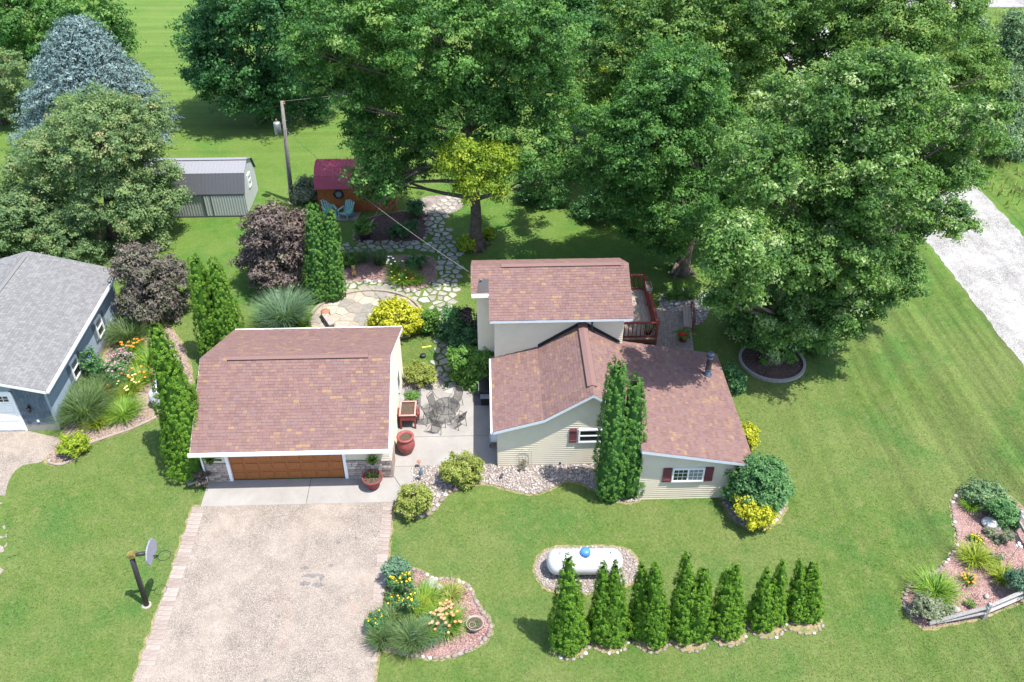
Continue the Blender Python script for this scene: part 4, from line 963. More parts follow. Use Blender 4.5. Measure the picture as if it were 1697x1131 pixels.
# ------------------------------------------------------------------ foliage
def unit(v): return v/np.maximum(np.linalg.norm(v, axis=-1, keepdims=True), 1e-9)
def leaf_tris(C, N, size, aspect=.6):
    """pointed leaves at C facing N"""
    n = len(C); a = unit(np.cross(N, rng.normal(size=(n, 3)))); b = np.cross(N, a)
    s = size.reshape(-1, 1); L, Wd = a*s, b*s*aspect
    return np.stack([C-L*.45+Wd*.5, C-L*.45-Wd*.5, C+L*.65+N*s*.12], 1)
def crown_points(lobes, n, inner=.6, updrop=.35, sub=.25):
    """clump centres: every lobe carries smaller tufts, every tuft its sprays"""
    lob = np.array(lobes, float); vol = lob[:, 3]*lob[:, 4]; K = []; Kn = []; Kg = []
    per = np.maximum(6, (n*1.9*vol/vol.sum()).astype(int)); g0 = 0
    for (x, y, z, rx, ry, rz), m in zip(lob, per):
        ns = max(4, int(m/9)); d = unit(rng.normal(size=(ns, 3))); d = d[(d[:, 2] > -.5) | (rng.random(ns) < updrop)]
        if len(d) < 3: d = unit(rng.normal(size=(4, 3)))
        ns = len(d); f = rng.uniform(.5, 1.08, (ns, 1)); sc = np.array([x, y, z])+d*f*np.array([rx, ry, rz])
        sr = sub*np.mean([rx, ry, rz])*rng.uniform(.6, 1.35, ns)
        i = rng.integers(0, ns, m); e = unit(rng.normal(size=(m, 3))+d[i]*.5+np.array([0, 0, .25])); q = rng.random((m, 1))**.45
        p = sc[i]+e*q*sr[i][:, None]*np.array([1, 1, .75])
        K.append(p); Kn.append(unit(e*.7+d[i]*.8)); Kg.append(i+g0); g0 += ns
        m2 = int(m*.55); d2 = unit(rng.normal(size=(m2, 3))); d2 = d2[(d2[:, 2] > -.6) | (rng.random(m2) < .5)]; m2 = len(d2)
        f2 = (1-rng.random((m2, 1))**2*.5)*(1+.12*np.sin(d2[:, :1]*5+x)*np.sin(d2[:, 1:2]*6+y)+rng.normal(size=(m2, 1))*.09)
        K.append(np.array([x, y, z])+d2*f2*np.array([rx, ry, rz])); Kn.append(d2); Kg.append(rng.integers(0, ns, m2)+g0-ns)
    K, Kn, Kg = np.concatenate(K), np.concatenate(Kn), np.concatenate(Kg)
    ins = np.zeros(len(K), bool)
    for x, y, z, rx, ry, rz in lob:
        q = (K-[x, y, z])/[rx, ry, rz]; ins |= (q**2).sum(1) < inner**2*.8
    K, Kn, Kg = K[~ins], Kn[~ins], Kg[~ins]
    i = rng.permutation(len(K))[:n]
    crown_points.group = Kg[i]
    return K[i], Kn[i]
crown_points.group = None
def foliage(name, parent, K, Kn, rad, per, size, mat, flat=.55, base=.5, var=.3, label=None, updir=.55, aspect=.6, spray=1.7, group=None):
    K = K-np.array(parent.location); n = len(K)
    tk = base+rng.normal(size=n)*var*.45
    if group is not None: gt = rng.normal(size=group.max()+1)*var*.5; tk = tk+gt[group]
    rad = (rad*rng.uniform(.6, 1.4, n))[:, None, None]
    d = unit(rng.normal(size=(n, per, 3)))*rng.random((n, per, 1))**.5; d[:, :, 2] *= flat
    ax = unit(Kn*np.array([1, 1, .6])+rng.normal(size=(n, 3))*.35)[:, None]          # sprays stretch outwards
    d = d+ax*(d*ax).sum(2, keepdims=True)*(spray-1)
    C = (K[:, None]+d*rad).reshape(-1, 3)
    N = unit(d*.7+Kn[:, None]*.3+np.array([0, 0, updir])+rng.normal(size=(n, per, 3))*.5).reshape(-1, 3)
    t = np.clip(np.repeat(tk, per)+rng.normal(size=n*per)*.15, 0, 1)
    o = link(name, leaf_mesh(name, leaf_tris(C, N, size*rng.uniform(.65, 1.35, n*per), aspect), t, mat), None, parent)
    if label: o['label'] = label
    return o
def limb(mb, p, q, r0, r1, seg=6, wob=.12, sag=.0, n=7):
    p, q = Vector(p), Vector(q); L = (q-p).length; pts = []
    o = Vector((random.uniform(-1, 1), random.uniform(-1, 1), random.uniform(-.4, .4)))*wob*L
    for i in range(seg+1):
        t = i/seg; pts.append(p.lerp(q, t)+o*math.sin(math.pi*t)+Vector((random.uniform(-1, 1), random.uniform(-1, 1), random.uniform(-1, 1)))*wob*.12*L*math.sin(math.pi*t)+Vector((0, 0, sag*L*math.sin(math.pi*t))))
    mb.tube(pts, [r0+(r1-r0)*(i/seg)**.8 for i in range(seg+1)], n)
    return pts
def lobe(px, py, Y, rpx, ryp=None, depth=None, dy=None):
    dy = random.uniform(-1, 1)*1.6 if dy is None else dy
    c = V(px, py, Y+dy); s = scale_at(c); r = rpx/s
    return (c.x, c.y, c.z, r, (depth or r*1.0), (ryp/s if ryp else r*.85))
def tree(name, label, base_px, lobes_px, mat, nclump, per, size, crad=.55, trunk_r=.3, dyr=1.6, group=None, fork=.35, via=None, twigs=0, base=.5, Y=None, var=.3, extra=None, flat=.55):
    b = G(*base_px) if Y is None else V(base_px[0], base_px[1], Y); b.z = 0
    root = thing(name, label, 'tree', b, 0, group)
    lb = [lobe(p[0], p[1], b.y, p[2], dy=(p[3] if len(p) > 3 else random.uniform(-1, 1)*dyr)) for p in lobes_px]
    tops = [Vector(l[:3]) for l in lb]; hi = max(tops, key=lambda v: v.z)
    m = MB(); nodes = [b+Vector((0, 0, -.1))]+[V(x, y, b.y) for x, y in (via or [])]
    cen = sum(tops, Vector())/len(tops)
    last = nodes[-1]; tipz = b.z+(hi.z-b.z)*.82
    if not via: nodes.append(b.lerp(Vector((cen.x, cen.y, tipz)), fork)+Vector((0, 0, 0)))
    nodes.append(Vector((cen.x*.6+hi.x*.4, cen.y*.6+hi.y*.4, tipz)))
    pts = []
    for i in range(len(nodes)-1):
        for k in range(5): pts.append(nodes[i].lerp(nodes[i+1], k/5)+Vector((random.uniform(-1, 1), random.uniform(-1, 1), 0))*trunk_r*.12)
    pts.append(nodes[-1]); nn = len(pts)
    rad = [trunk_r*(1.55 if i == 0 else 1.18 if i == 1 else 1)*(1-.85*(i/(nn-1))) for i in range(nn)]
    m.tube(pts, rad, 10)
    for k in range(5):                                # root flare
        a = 2*math.pi*k/5+random.random(); m.tube([b+Vector((math.cos(a)*trunk_r*.5, math.sin(a)*trunk_r*.5, trunk_r*1.6)), b+Vector((math.cos(a)*trunk_r*1.3, math.sin(a)*trunk_r*1.3, .12)), b+Vector((math.cos(a)*trunk_r*2.4, math.sin(a)*trunk_r*2.4, -.05))], [trunk_r*.55, trunk_r*.38, .05], 6)
    m.build('trunk', M['bark'], root, True)
    for i, l in enumerate(lb):
        c = Vector(l[:3]); j = max(1, min(nn-2, int(nn*(.25+.5*min(1, max(0, (c.z-b.z)/max(.1, hi.z-b.z)))))))
        while j > 1 and pts[j].z > c.z-.2: j -= 1
        mb = MB(); p = limb(mb, pts[j], c, rad[j]*.55, .04, 6, .10)
        for q in range(3):
            e = c+Vector((random.uniform(-1, 1)*l[3], random.uniform(-1, 1)*l[4], random.uniform(-.3, .9)*l[5]))*.8
            limb(mb, p[random.randint(3, 5)], e, rad[j]*.2+.015, .012, 4, .12, n=5)
        mb.build('limb', M['bark'], root, True)
    K, Kn = crown_points(lb, int(nclump*1.1))
    foliage('crown', root, K, Kn, np.full(len(K), crad*.74), int(per*1.6), size*.60, mat, base=base, var=var, flat=flat, aspect=.85, group=crown_points.group)
    if extra: extra(root, b, lb)
    return root
def bare_twigs(root, pairs, mat, Y, name='dead_branch', n=5, spread=.6):
    for (a, b_) in pairs:
        p, q = V(a[0], a[1], Y), V(b_[0], b_[1], Y+random.uniform(-.6, .3)); mb = MB(); pts = limb(mb, p, q, .028, .008, 6, .08)
        for k in range(n):
            s = pts[random.randint(2, 6)]; e = s+(q-p)*random.uniform(.2, .45)+Vector((random.uniform(-1, 1), random.uniform(-1, 1), random.uniform(-1, .6)))*spread
            pp = limb(mb, s, e, .014, .005, 4, .15, n=4)
            for w in range(2):
                limb(mb, pp[2], pp[2]+(e-s)*random.uniform(.3, .6)+Vector((random.uniform(-1, 1), random.uniform(-1, 1), random.uniform(-1, 1)))*spread*.5, .008, .004, 3, .15, n=3)
        mb.build(name, M[mat], root)

# --- arborvitae
def arborvitae(label, leaders, base_px, rpx, mat='l_arb', group=None, base=.5, dens=1.0, bulge=.22, name='arborvitae', pw=.62):
    """leaders: apex px, base px offset in metres (dx, dy), radius px"""
    b = G(*base_px); root = thing(name, label, 'arborvitae', b, 0, group)
    Q, T = [], []; mb = MB()
    for (ax, ay, dx, dy, rp) in leaders:
        p0 = b+Vector((dx, dy, 0)); top = V(ax, ay, p0.y); h = top.z; s = scale_at(p0+Vector((0, 0, h*.3))); r = rp/s
        lean = top.x-p0.x
        mb.tube([p0+Vector((0, 0, -.05)), p0+Vector((lean*.5, 0, h*.5))], [.09, .04], 7)
        ph = random.random()*6
        def prof(t): return r*np.clip((1-t)**pw*(.62+bulge*1.7*np.minimum(1, t/.16+.35)), .02, None)
        n = int(h*r*2*math.pi*.62*46*dens); t = 1-rng.random(n)**(1/(1+pw))*.985
        a = rng.random(n)*2*math.pi
        wob = 1+.10*np.sin(a*3+t*9+ph)+.07*np.sin(a*5-t*17+ph*2)+rng.normal(size=n)*.035
        rr_ = prof(t)*wob; x = p0.x+lean*t+rr_*np.cos(a); y = p0.y+rr_*np.sin(a); z = h*t+.06
        K = np.stack([x, y, z], 1)-np.array(b); Kn = unit(np.stack([np.cos(a), np.sin(a), np.full(n, .35)], 1))
        per = 30; rad = rng.uniform(.05, .09, n)*(.85+.2*r)
        d = unit(rng.normal(size=(n, per, 3))); d += Kn[:, None]*.55; d = d*(rng.random((n, per, 1))**.6)
        C = (K[:, None]+d*rad[:, None, None]*np.array([1, 1, 1.25])).reshape(-1, 3)
        N = unit(d*.7+Kn[:, None]*1.1+rng.normal(size=(n, per, 3))*.4).reshape(-1, 3)
        Q.append(leaf_tris(C, N, rng.uniform(.035, .07, n*per), .65))
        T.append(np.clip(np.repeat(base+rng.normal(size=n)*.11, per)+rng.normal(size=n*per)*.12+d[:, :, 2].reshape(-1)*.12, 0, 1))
        # inner body
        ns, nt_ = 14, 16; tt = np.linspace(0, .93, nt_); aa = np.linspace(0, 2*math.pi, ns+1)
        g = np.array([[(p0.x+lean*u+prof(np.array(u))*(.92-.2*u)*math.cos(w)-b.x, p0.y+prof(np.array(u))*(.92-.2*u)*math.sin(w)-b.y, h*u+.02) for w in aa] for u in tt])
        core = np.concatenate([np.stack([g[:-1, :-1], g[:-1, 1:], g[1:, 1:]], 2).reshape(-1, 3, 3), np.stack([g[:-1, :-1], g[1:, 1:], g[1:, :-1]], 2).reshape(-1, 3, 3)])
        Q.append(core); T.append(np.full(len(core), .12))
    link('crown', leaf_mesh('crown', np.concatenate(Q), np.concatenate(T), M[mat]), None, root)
    mb.build('trunk', M['bark'], root)
    return root, b
def ring_bed(name, cx, cy, rx, ry, a0=180, a1=365):
    pl = [Vector((cx+rx*math.cos(a), cy+ry*math.sin(a))) for a in np.linspace(0, 2*math.pi, 30)[:-1]]
    o = sheet(name, pl, .016, M['fringe'], thick=.05)
    arc = [Vector((cx+rx*math.cos(R(a)), cy+ry*math.sin(R(a)))) for a in np.linspace(a0, a1, 24)]
    border(o, arc, .27, .085, .02)
    rock_fill('river_rock', pl, int(45*rx*ry), .025, .06, M['rock'], .016, o)

# --- the row of seven by the road
rowg = 'arborvitae row beside the propane tank'
row = [((942, 1066), [(942, 917, 0, 0, 34.6)], 'single-peaked arborvitae at the left end of the row of seven'),
       ((1008, 1057), [(1000, 931, -.24, .05, 26.2), (1021, 930, .22, 0, 27.3)], 'twin-peaked arborvitae second from the left in the row of seven'),
       ((1078, 1055), [(1063, 932, -.28, .2, 25.2), (1085, 931, .15, -.05, 28.4)], 'arborvitae third from the left in the row of seven, right of the tank bed'),
       ((1140, 1054), [(1140, 914, -.22, .1, 28.4), (1168, 937, .30, .05, 27.3)], 'arborvitae in the middle of the row of seven with one taller left peak'),
       ((1203, 1045), [(1206, 942, -.15, 0, 25.2), (1221, 931, .18, 0, 23.2)], 'arborvitae fifth from the left in the row of seven, taller on its right'),
       ((1267, 1033), [(1272, 943, -.12, 0, 26.2), (1299, 926, .32, .15, 22.0)], 'arborvitae second from the right in the row of seven, with slim right peak'),
       ((1329, 1026), [(1327, 925, -.2, .1, 19.9), (1344, 926, .15, .1, 17.9), (1354, 937, .36, 0, 16.8)], 'three-peaked arborvitae at the right end of the row of seven')]
for bp_, ld, lab in row:
    r_, b_ = arborvitae(lab, ld, bp_, 0, 'l_arb', rowg, random.uniform(.5, .62), pw=random.uniform(.68, .8))
    ring_bed('arborvitae_ring_bed', b_.x+.03, b_.y-.06, .72, .62, 195, 345)
# --- the tall ones
arborvitae('tall bright green arborvitae pair at the left front corner of the garage', [(256, 540, -.25, .8, 37), (283, 606, .1, -.1, 41)], (318, 776), 0, 'l_arb', None, .6, 1, pw=.42)
arborvitae('tall twin-peaked arborvitae behind the left rear of the garage', [(319, 423, -.35, .3, 27), (352, 430, .5, .2, 28)], (372, 600), 0, 'l_arb', None, .58, 1, pw=.42)
arborvitae('tall narrow arborvitae pair between the purple plum and the stone patio', [(518, 338, -.38, 0, 21), (545, 350, .42, .1, 21)], (540, 496), 0, 'l_arbdk', None, .7, 1, pw=.30)
arborvitae('tall dark arborvitae pair in front of the house gable window', [(1023, 596, -.40, 0, 28), (1053, 623, .42, .15, 26)], (1026, 820), 0, 'l_arbdk', None, .62, 1, pw=.30)
arborvitae('young arborvitae peeking from behind the left garage wall', [(335, 612, 0, 0, 20)], (345, 660), 0, 'l_arb', None, .55, .8)

# --- conifers with layered branches
def spruce(label, base_px, apex_px, rpx, mat, name='spruce', lev=26, tuft=.34, per=26, droop=.18, narrow=.9, group=None, dens=1.0, upturn=0.):
    b = G(*base_px); top = V(apex_px[0], apex_px[1], b.y); h = top.z; s = scale_at(b+Vector((0, 0, h*.3))); r = rpx/s
    root = thing(name, label, 'tree', b, 0, group); K, Kn = [], []; mb = MB(); mb.tube([b, Vector((top.x, b.y, h*.96))], [.22, .03], 8); mb.build('trunk', M['bark'], root)
    br = MB()
    for i in range(lev):
        t = (i+.3)/lev; z = h*(.03+.95*t); L = r*(1-t)**narrow*(.93+.14*random.random())+.12; nb_ = max(5, int(dens*(5+L*3.4)))
        for k in range(nb_):
            a = 2*math.pi*(k+random.uniform(-.3, .3))/nb_+i*.7; l = L*random.uniform(.78, 1.1)
            d = np.array([math.cos(a), math.sin(a), 0]); o0 = np.array([b.x+(top.x-b.x)*t, b.y, z]); m_ = max(2, int(l/.30))
            for j in range(m_):
                f = (j+.7)/m_
                if f < .35 and t < .9: continue
                w = .20*l*(1-f)+.08
                for side in ((-1, 1) if f < .85 else (0,)):
                    p = o0+d*l*f+np.array([-d[1], d[0], 0])*side*w+np.array([0, 0, -droop*l*f+upturn*l*f*f])
                    K.append(p+rng.normal(size=3)*.05); Kn.append(d+np.array([0, 0, .3]))
            if random.random() < .35: br.tube([tuple(o0), tuple(o0+d*l*.85+np.array([0, 0, -droop*l*.85]))], [.03, .008], 4)
    br.build('branches', M['bark'], root)
    K, Kn = np.array(K), unit(np.array(Kn))
    foliage('needles', root, K, Kn, np.full(len(K), tuft), per, .22, M[mat], flat=.6, base=.5, var=.3, updir=.35, aspect=.42)
    return root
spruce('silver blue spruce in the far left lawn', (160, 232), (118, 22), 138, 'l_spruce', lev=30, tuft=.32, per=15, narrow=.5)
spruce('dark cedar at the upper right beyond the white road, leftmost', (1622, 118), (1618, 18), 42, 'l_cedar', 'cedar_tree', 18, .45, 22, .05, .6, upturn=.3)
spruce('dark cedar at the upper right beyond the white road, in the frame corner', (1690, 150), (1684, 14), 52, 'l_cedar', 'cedar_tree', 20, .45, 22, .05, .6, upturn=.3)
spruce('dark cedar at the upper right beside the white road, lowest of the cedars', (1682, 232), (1672, 105), 48, 'l_cedar', 'cedar_tree', 18, .42, 22, .05, .6, upturn=.3)

# --- broadleaf trees
tree('maple_tree', 'dense dark maple casting shade on the lawn beyond the utility pole', (438, 196), [(430, 60, 105), (368, 95, 62), (482, 110, 74), (395, 145, 55), (452, 158, 48), (348, 50, 50), (425, -40, 100), (500, 20, 80), (345, 118, 34), (510, 165, 40)], M['l_dark'], 1500, 34, .30, .72, .3, 1.8, fork=.3, flat=.6)
tree('broadleaf_tree', 'dark leafy tree behind the blue spruce in the top left corner', (112, 112), [(60, 40, 60), (130, 25, 60), (178, 45, 42), (190, 78, 32), (100, 70, 58), (30, 20, 50), (22, 82, 34), (60, 100, 30)], M['l_maple'], 850, 30, .34, .8, .28, 1.8, fork=.3, base=.4)
tree('willow_tree', 'olive weeping tree cut by the left edge of the photo', (4, 205), [(8, 120, 42), (28, 160, 26), (-10, 165, 45), (10, 185, 26)], M['l_olive'], 420, 30, .22, .45, .2, 1.0)
def crab_dead(root, b, lb):
    bare_twigs(root, [((150, 350), (175, 425)), ((160, 345), (205, 420)), ((175, 350), (235, 410)), ((150, 360), (140, 415)), ((185, 360), (215, 435)), ((165, 370), (190, 440))], 'rtwig', b.y-2.2, n=7)
tree('crabapple_tree', 'large olive green crabapple with dead reddish lower twigs behind the blue house', (185, 392), [(170, 235, 78), (243, 280, 46), (110, 250, 62), (222, 205, 50), (160, 190, 50), (266, 330, 42), (190, 325, 62), (95, 320, 55), (55, 262, 44), (255, 375, 34), (120, 200, 40), (225, 355, 40)], M['l_olive'], 2300, 34, .19, .46, .26, 2.0, extra=crab_dead)
tree('crabapple_tree', 'smaller grey green crabapple at the left edge above the blue house roof', (62, 424), [(60, 365, 58), (18, 345, 46), (110, 395, 42), (30, 405, 40), (-10, 380, 40), (150, 415, 22), (200, 425, 26)], M['l_olive'], 1100, 34, .19, .44, .2, 1.2, base=.36)
def gold(root, b, lb):
    L = [lobe(p[0], p[1], b.y-4.6, p[2], dy=0) for p in ((765, 255, 34), (795, 292, 34), (828, 262, 30), (748, 275, 24), (822, 305, 26), (775, 315, 22))]
    K, Kn = crown_points(L, 420); foliage('low_foliage', root, K, Kn, np.full(len(K), .40), 36, .14, M['l_lime'], label='yellow green low foliage in front of the trunk', base=.28, var=.5)  # same tree's low branches; their sunlit yellow is put into the leaf colour
    bare_twigs(root, [((690, 285), (630, 335)), ((700, 290), (645, 340))], 'twig', b.y-3.0, n=6, spread=.6)
tree('shade_tree', 'huge shade tree over the flagstone path, trunk bare at its foot', (790, 410), [(730, 60, 120), (610, 85, 95), (560, 150, 56), (850, 110, 90), (915, 150, 52), (655, 205, 76), (602, 215, 44), (760, 190, 80), (868, 235, 62), (635, 285, 48), (700, -50, 140), (830, -10, 105), (545, 40, 74), (905, 60, 66), (690, 130, 80), (905, 300, 44), (632, 312, 32), (606, 285, 36, -3), (640, 292, 36, -3), (720, 260, 50), (800, 60, 80), (520, 90, 50), (940, 230, 36), (790, 150, 70)], M['l_maple'], 4000, 34, .21, .52, .42, 3.0, via=[(787, 330), (775, 190)], extra=gold, base=.5, var=.36)
tree('maple_tree', 'maple with thick rooted trunk just behind the deck', (1128, 452), [(1080, 230, 78), (1015, 220, 58), (1150, 190, 72), (1060, 305, 66), (988, 285, 40), (1122, 345, 58), (1182, 295, 66), (1125, 130, 70), (1055, 370, 30), (1165, 385, 40), (1010, 330, 34), (1085, 160, 60), (1100, 400, 34), (1195, 360, 44), (1040, 260, 56), (1140, 270, 60)], M['l_maple'], 2500, 34, .21, .50, .40, 2.4, via=[(1145, 390), (1156, 280)], base=.42, var=.34)
tree('maple_tree', 'big spreading silver maple standing in the round mulch ring', (1282, 598), [(1350, 290, 105), (1265, 280, 80), (1450, 280, 95), (1540, 270, 62), (1385, 410, 88), (1290, 420, 74, -2.5), (1228, 395, 52, -5.4), (1205, 430, 42, -5.8), (1240, 450, 40, -5.0), (1285, 572, 22, -.5), (1252, 556, 26, 0), (1455, 420, 64), (1505, 355, 56), (1340, 505, 50), (1268, 515, 46), (1420, 180, 90), (1575, 365, 36), (1330, 190, 78), (1555, 205, 56), (1400, 505, 44), (1222, 470, 38, -4.8), (1500, 460, 34), (1600, 290, 34), (1622, 232, 40), (1640, 190, 32), (1300, 560, 30), (1490, 130, 60), (1245, 535, 38), (1312, 540, 42), (1382, 545, 40), (1435, 480, 46), (1195, 490, 30, -3.6), (1350, 460, 60), (1270, 470, 50), (1345, 570, 24), (1420, 350, 80)], M['l_silver'], 5000, 34, .20, .47, .38, 2.6, via=[(1285, 520)], base=.5, var=.36)
tree('broadleaf_tree', 'tall tree behind the silver maple, reaching the top edge', (1325, 300), [(1380, 60, 100), (1290, 80, 74), (1480, 55, 84), (1550, 88, 56), (1420, 130, 84), (1330, -30, 96), (1500, -30, 88), (1585, 135, 42), (1570, 20, 50), (1240, 40, 50), (1632, 125, 40), (1610, 70, 36)], M['l_maple2'], 2300, 32, .26, .62, .34, 2.6, via=[(1290, 130)], base=.55)
tree('broadleaf_tree', 'mid green tree between the shade tree and the maples', (1088, 322), [(1090, 80, 84), (1180, 70, 84), (1028, 165, 48), (1120, 155, 66), (1220, 140, 66), (1150, -10, 90), (1060, 20, 60), (1250, 10, 70), (1000, 120, 50), (1040, 210, 40)], M['l_maple2'], 2000, 32, .25, .60, .3, 2.4, via=[(1082, 260)], base=.58)
tree('broadleaf_tree', 'far tree at the top edge left of the small yellow bush', (962, 118), [(960, 35, 62), (900, 50, 58), (1020, 30, 52), (940, -35, 74), (880, 100, 36), (1035, 65, 30)], M['l_dark'], 950, 28, .32, .75, .3, 2.0, base=.55)
tree('broadleaf_tree', 'far tree at the top edge between the dark maple and the shade tree', (600, 160), [(560, 10, 70), (640, -5, 74), (520, 50, 50), (610, 70, 60), (690, 30, 60)], M['l_maple'], 900, 28, .32, .75, .3, 2.0, base=.5)

# --- shrubs
def shrub(name, label, base_px, lobes, mat, n, per=24, size=.10, crad=.16, group=None, base=.5, var=.3, cat='shrub', dyr=.25, stems=True, flowers=None, flat=.7):
    b = G(*base_px); root = thing(name, label, cat, b, 0, group)
    lb = [lobe(p[0], p[1], b.y, p[2], p[3] if len(p) > 3 else None, dy=random.uniform(-1, 1)*dyr) for p in lobes]
    lb = [(x, y, max(z, rz*.75), rx, ry, rz) for x, y, z, rx, ry, rz in lb]
    m = MB()
    for l in lb:
        for k in range(3): limb(m, b+Vector((random.uniform(-.1, .1), random.uniform(-.1, .1), -.03)), Vector(l[:3])+Vector((random.uniform(-.5, .5)*l[3], random.uniform(-.5, .5)*l[4], random.uniform(0, .4)*l[5])), .025, .006, 4, .06, n=5)
    m.build('stems', M['bark'], root)
    K, Kn = crown_points(lb, n, .55, .6)
    K[:, 2] = np.maximum(K[:, 2], .06)
    foliage('foliage', root, K, Kn, np.full(len(K), crad), per, size, M[mat], flat=flat, base=base, var=var)
    if flowers:
        fm, nf, fs = flowers; top = K[(Kn[:, 2] > .1)]; i = rng.permutation(len(top))[:nf]
        P = top[i]+np.array([0, 0, crad*.8])-np.array(b)
        o = link('blossoms', rocks_mesh('blossoms', P, rng.uniform(.45, .95, len(P))*fs, M[fm], .6), None, root); o['kind'] = 'stuff'
    return root
shrub('plum_shrub', 'large purple plum between the lawn and the narrow arborvitae pair', (455, 474), [(455, 395, 46), (428, 420, 32), (485, 415, 34), (450, 365, 32), (435, 385, 30), (475, 445, 34), (445, 448, 34), (490, 375, 24)], 'l_plum', 950, 30, .17, .34, base=.5, dyr=.8)
shrub('ninebark_shrub', 'purple green ninebark at the rear corner of the blue house', (252, 532), [(250, 480, 46), (225, 450, 32), (275, 455, 32), (262, 505, 36), (232, 505, 34), (240, 425, 26), (215, 425, 22), (285, 500, 24)], 'l_plumgreen', 900, 30, .15, .30, base=.5, dyr=.7)
shrub('golden_shrub', 'bright yellow shrub behind the right rear corner of the garage', (658, 552), [(655, 525, 34, 24), (635, 530, 22, 18), (680, 528, 20, 20)], 'l_yellow', 420, 26, .13, .18)
shrub('green_shrub', 'small upright green shrub beside the flagstone path', (714, 552), [(714, 535, 16, 18), (714, 520, 10, 10)], 'l_green', 170, 26, .12, .17)
shrub('green_shrub', 'leafy green shrub right of the flagstone path by the block', (752, 566), [(750, 545, 22), (762, 555, 20), (748, 522, 12)], 'l_deep', 300, 26, .13, .2, base=.6)
shrub('green_shrub', 'big bright green shrub at the left wall of the house', (782, 634), [(785, 600, 28), (768, 615, 22), (800, 590, 20), (795, 622, 20), (765, 590, 18)], 'l_green', 520, 28, .14, .2)
shrub('green_shrub', 'dark shrub behind the bright one at the left house wall', (785, 585), [(780, 562, 24), (800, 570, 20), (765, 575, 18)], 'l_deep', 320, 26, .13, .2, base=.35)
shrub('smoke_bush', 'dark purple bush in the shade of the upper block', (800, 566), [(800, 545, 20), (772, 520, 9)], 'l_plum', 220, 26, .13, .2, base=.3)
shrub('spirea_shrub', 'round yellow green spirea in the rock bed beside the concrete patio', (766, 800), [(766, 778, 30, 26), (750, 782, 18, 18), (782, 775, 18, 18)], 'l_spirea', 430, 28, .08, .12)
shrub('spirea_shrub', 'round yellow green spirea at the lower tip of the rock bed', (687, 850), [(687, 828, 27, 24), (675, 832, 16, 16), (700, 826, 16, 16)], 'l_spirea', 380, 28, .08, .12)
shrub('spirea_shrub', 'yellow green low shrub beside the right garage wall', (697, 634), [(697, 618, 22, 16), (684, 620, 14, 12), (712, 620, 12, 12)], 'l_spirea', 240, 26, .08, .13)
shrub('green_shrub', 'large deep green rounded shrub at the right front house corner', (1258, 834), [(1258, 803, 46, 40), (1232, 808, 28, 28), (1285, 805, 26, 30), (1262, 780, 28, 22)], 'l_deep', 1000, 28, .11, .16, base=.6)
shrub('golden_shrub', 'vivid yellow shrub in front of the large green corner shrub', (1252, 873), [(1252, 846, 27, 21), (1238, 838, 16, 14), (1272, 852, 15, 14)], 'l_yellow', 320, 26, .11, .15)
shrub('golden_shrub', 'lime yellow shrub along the right eave of the wing', (1243, 748), [(1243, 726, 13, 20), (1236, 712, 10, 12)], 'l_yellow', 170, 24, .11, .15, base=.25)
shrub('green_shrub', 'dark shrub beside the wing just past the stove pipe', (1213, 650), [(1210, 625, 15, 22), (1220, 640, 12, 16)], 'l_deep', 200, 24, .12, .18, base=.4)
shrub('spirea_shrub', 'small lime shrub at the front tip of the wood chip bed', (122, 750), [(122, 735, 19, 15), (112, 740, 12, 10), (134, 732, 12, 10)], 'l_lime', 220, 24, .10, .13)
shrub('green_shrub', 'pale green rounded shrub left of the red roofed shed', (515, 335), [(512, 312, 22), (500, 322, 16), (528, 318, 14)], 'l_grey', 340, 26, .14, .22, base=.35)
shrub('golden_shrub', 'small yellow bush in the far gap below the top edge', (1012, 150), [(1010, 118, 14, 18), (1020, 98, 12, 14)], 'l_yellow', 160, 22, .2, .3)
shrub('green_shrub', 'pale weedy bush between the two big trees', (945, 300), [(940, 235, 34), (960, 265, 26), (930, 275, 24)], 'l_grey', 340, 26, .18, .3, base=.4)
shrub('green_shrub', 'tall weedy thicket right of the golden foliage, in half shade', (905, 335), [(895, 300, 30), (915, 320, 24), (880, 325, 20)], 'l_deep', 320, 26, .18, .3, base=.6)
shrub('green_shrub', 'low thicket under the middle trees left of the rooted maple', (1005, 360), [(1000, 335, 34, 22), (1035, 345, 26, 18), (970, 345, 22, 16)], 'l_deep', 380, 26, .17, .28, base=.45)
shrub('green_shrub', 'sunny bush in the gap behind the shade tree', (950, 215), [(950, 180, 34), (975, 195, 26), (930, 195, 24)], 'l_green', 320, 26, .2, .34, base=.5)
shrub('green_shrub', 'broad wispy roadside bush below the cedars at the right edge', (1655, 262), [(1650, 235, 36, 24), (1685, 245, 30, 22), (1620, 215, 26, 24)], 'l_cedar', 480, 26, .16, .36, base=.45, dyr=1.0)
shrub('green_shrub', 'low roadside bush between the silver maple and the cedars', (1610, 190), [(1605, 160, 34, 26), (1635, 165, 30, 24)], 'l_deep', 380, 26, .22, .4, base=.45, dyr=1.0)
shrub('clematis_vine', 'tall clematis with violet flowers on the blue house wall', (152, 635), [(150, 598, 15, 22), (158, 612, 14, 18)], 'l_deep', 200, 22, .10, .15, base=.5, flowers=('f_violet', 40, .055))
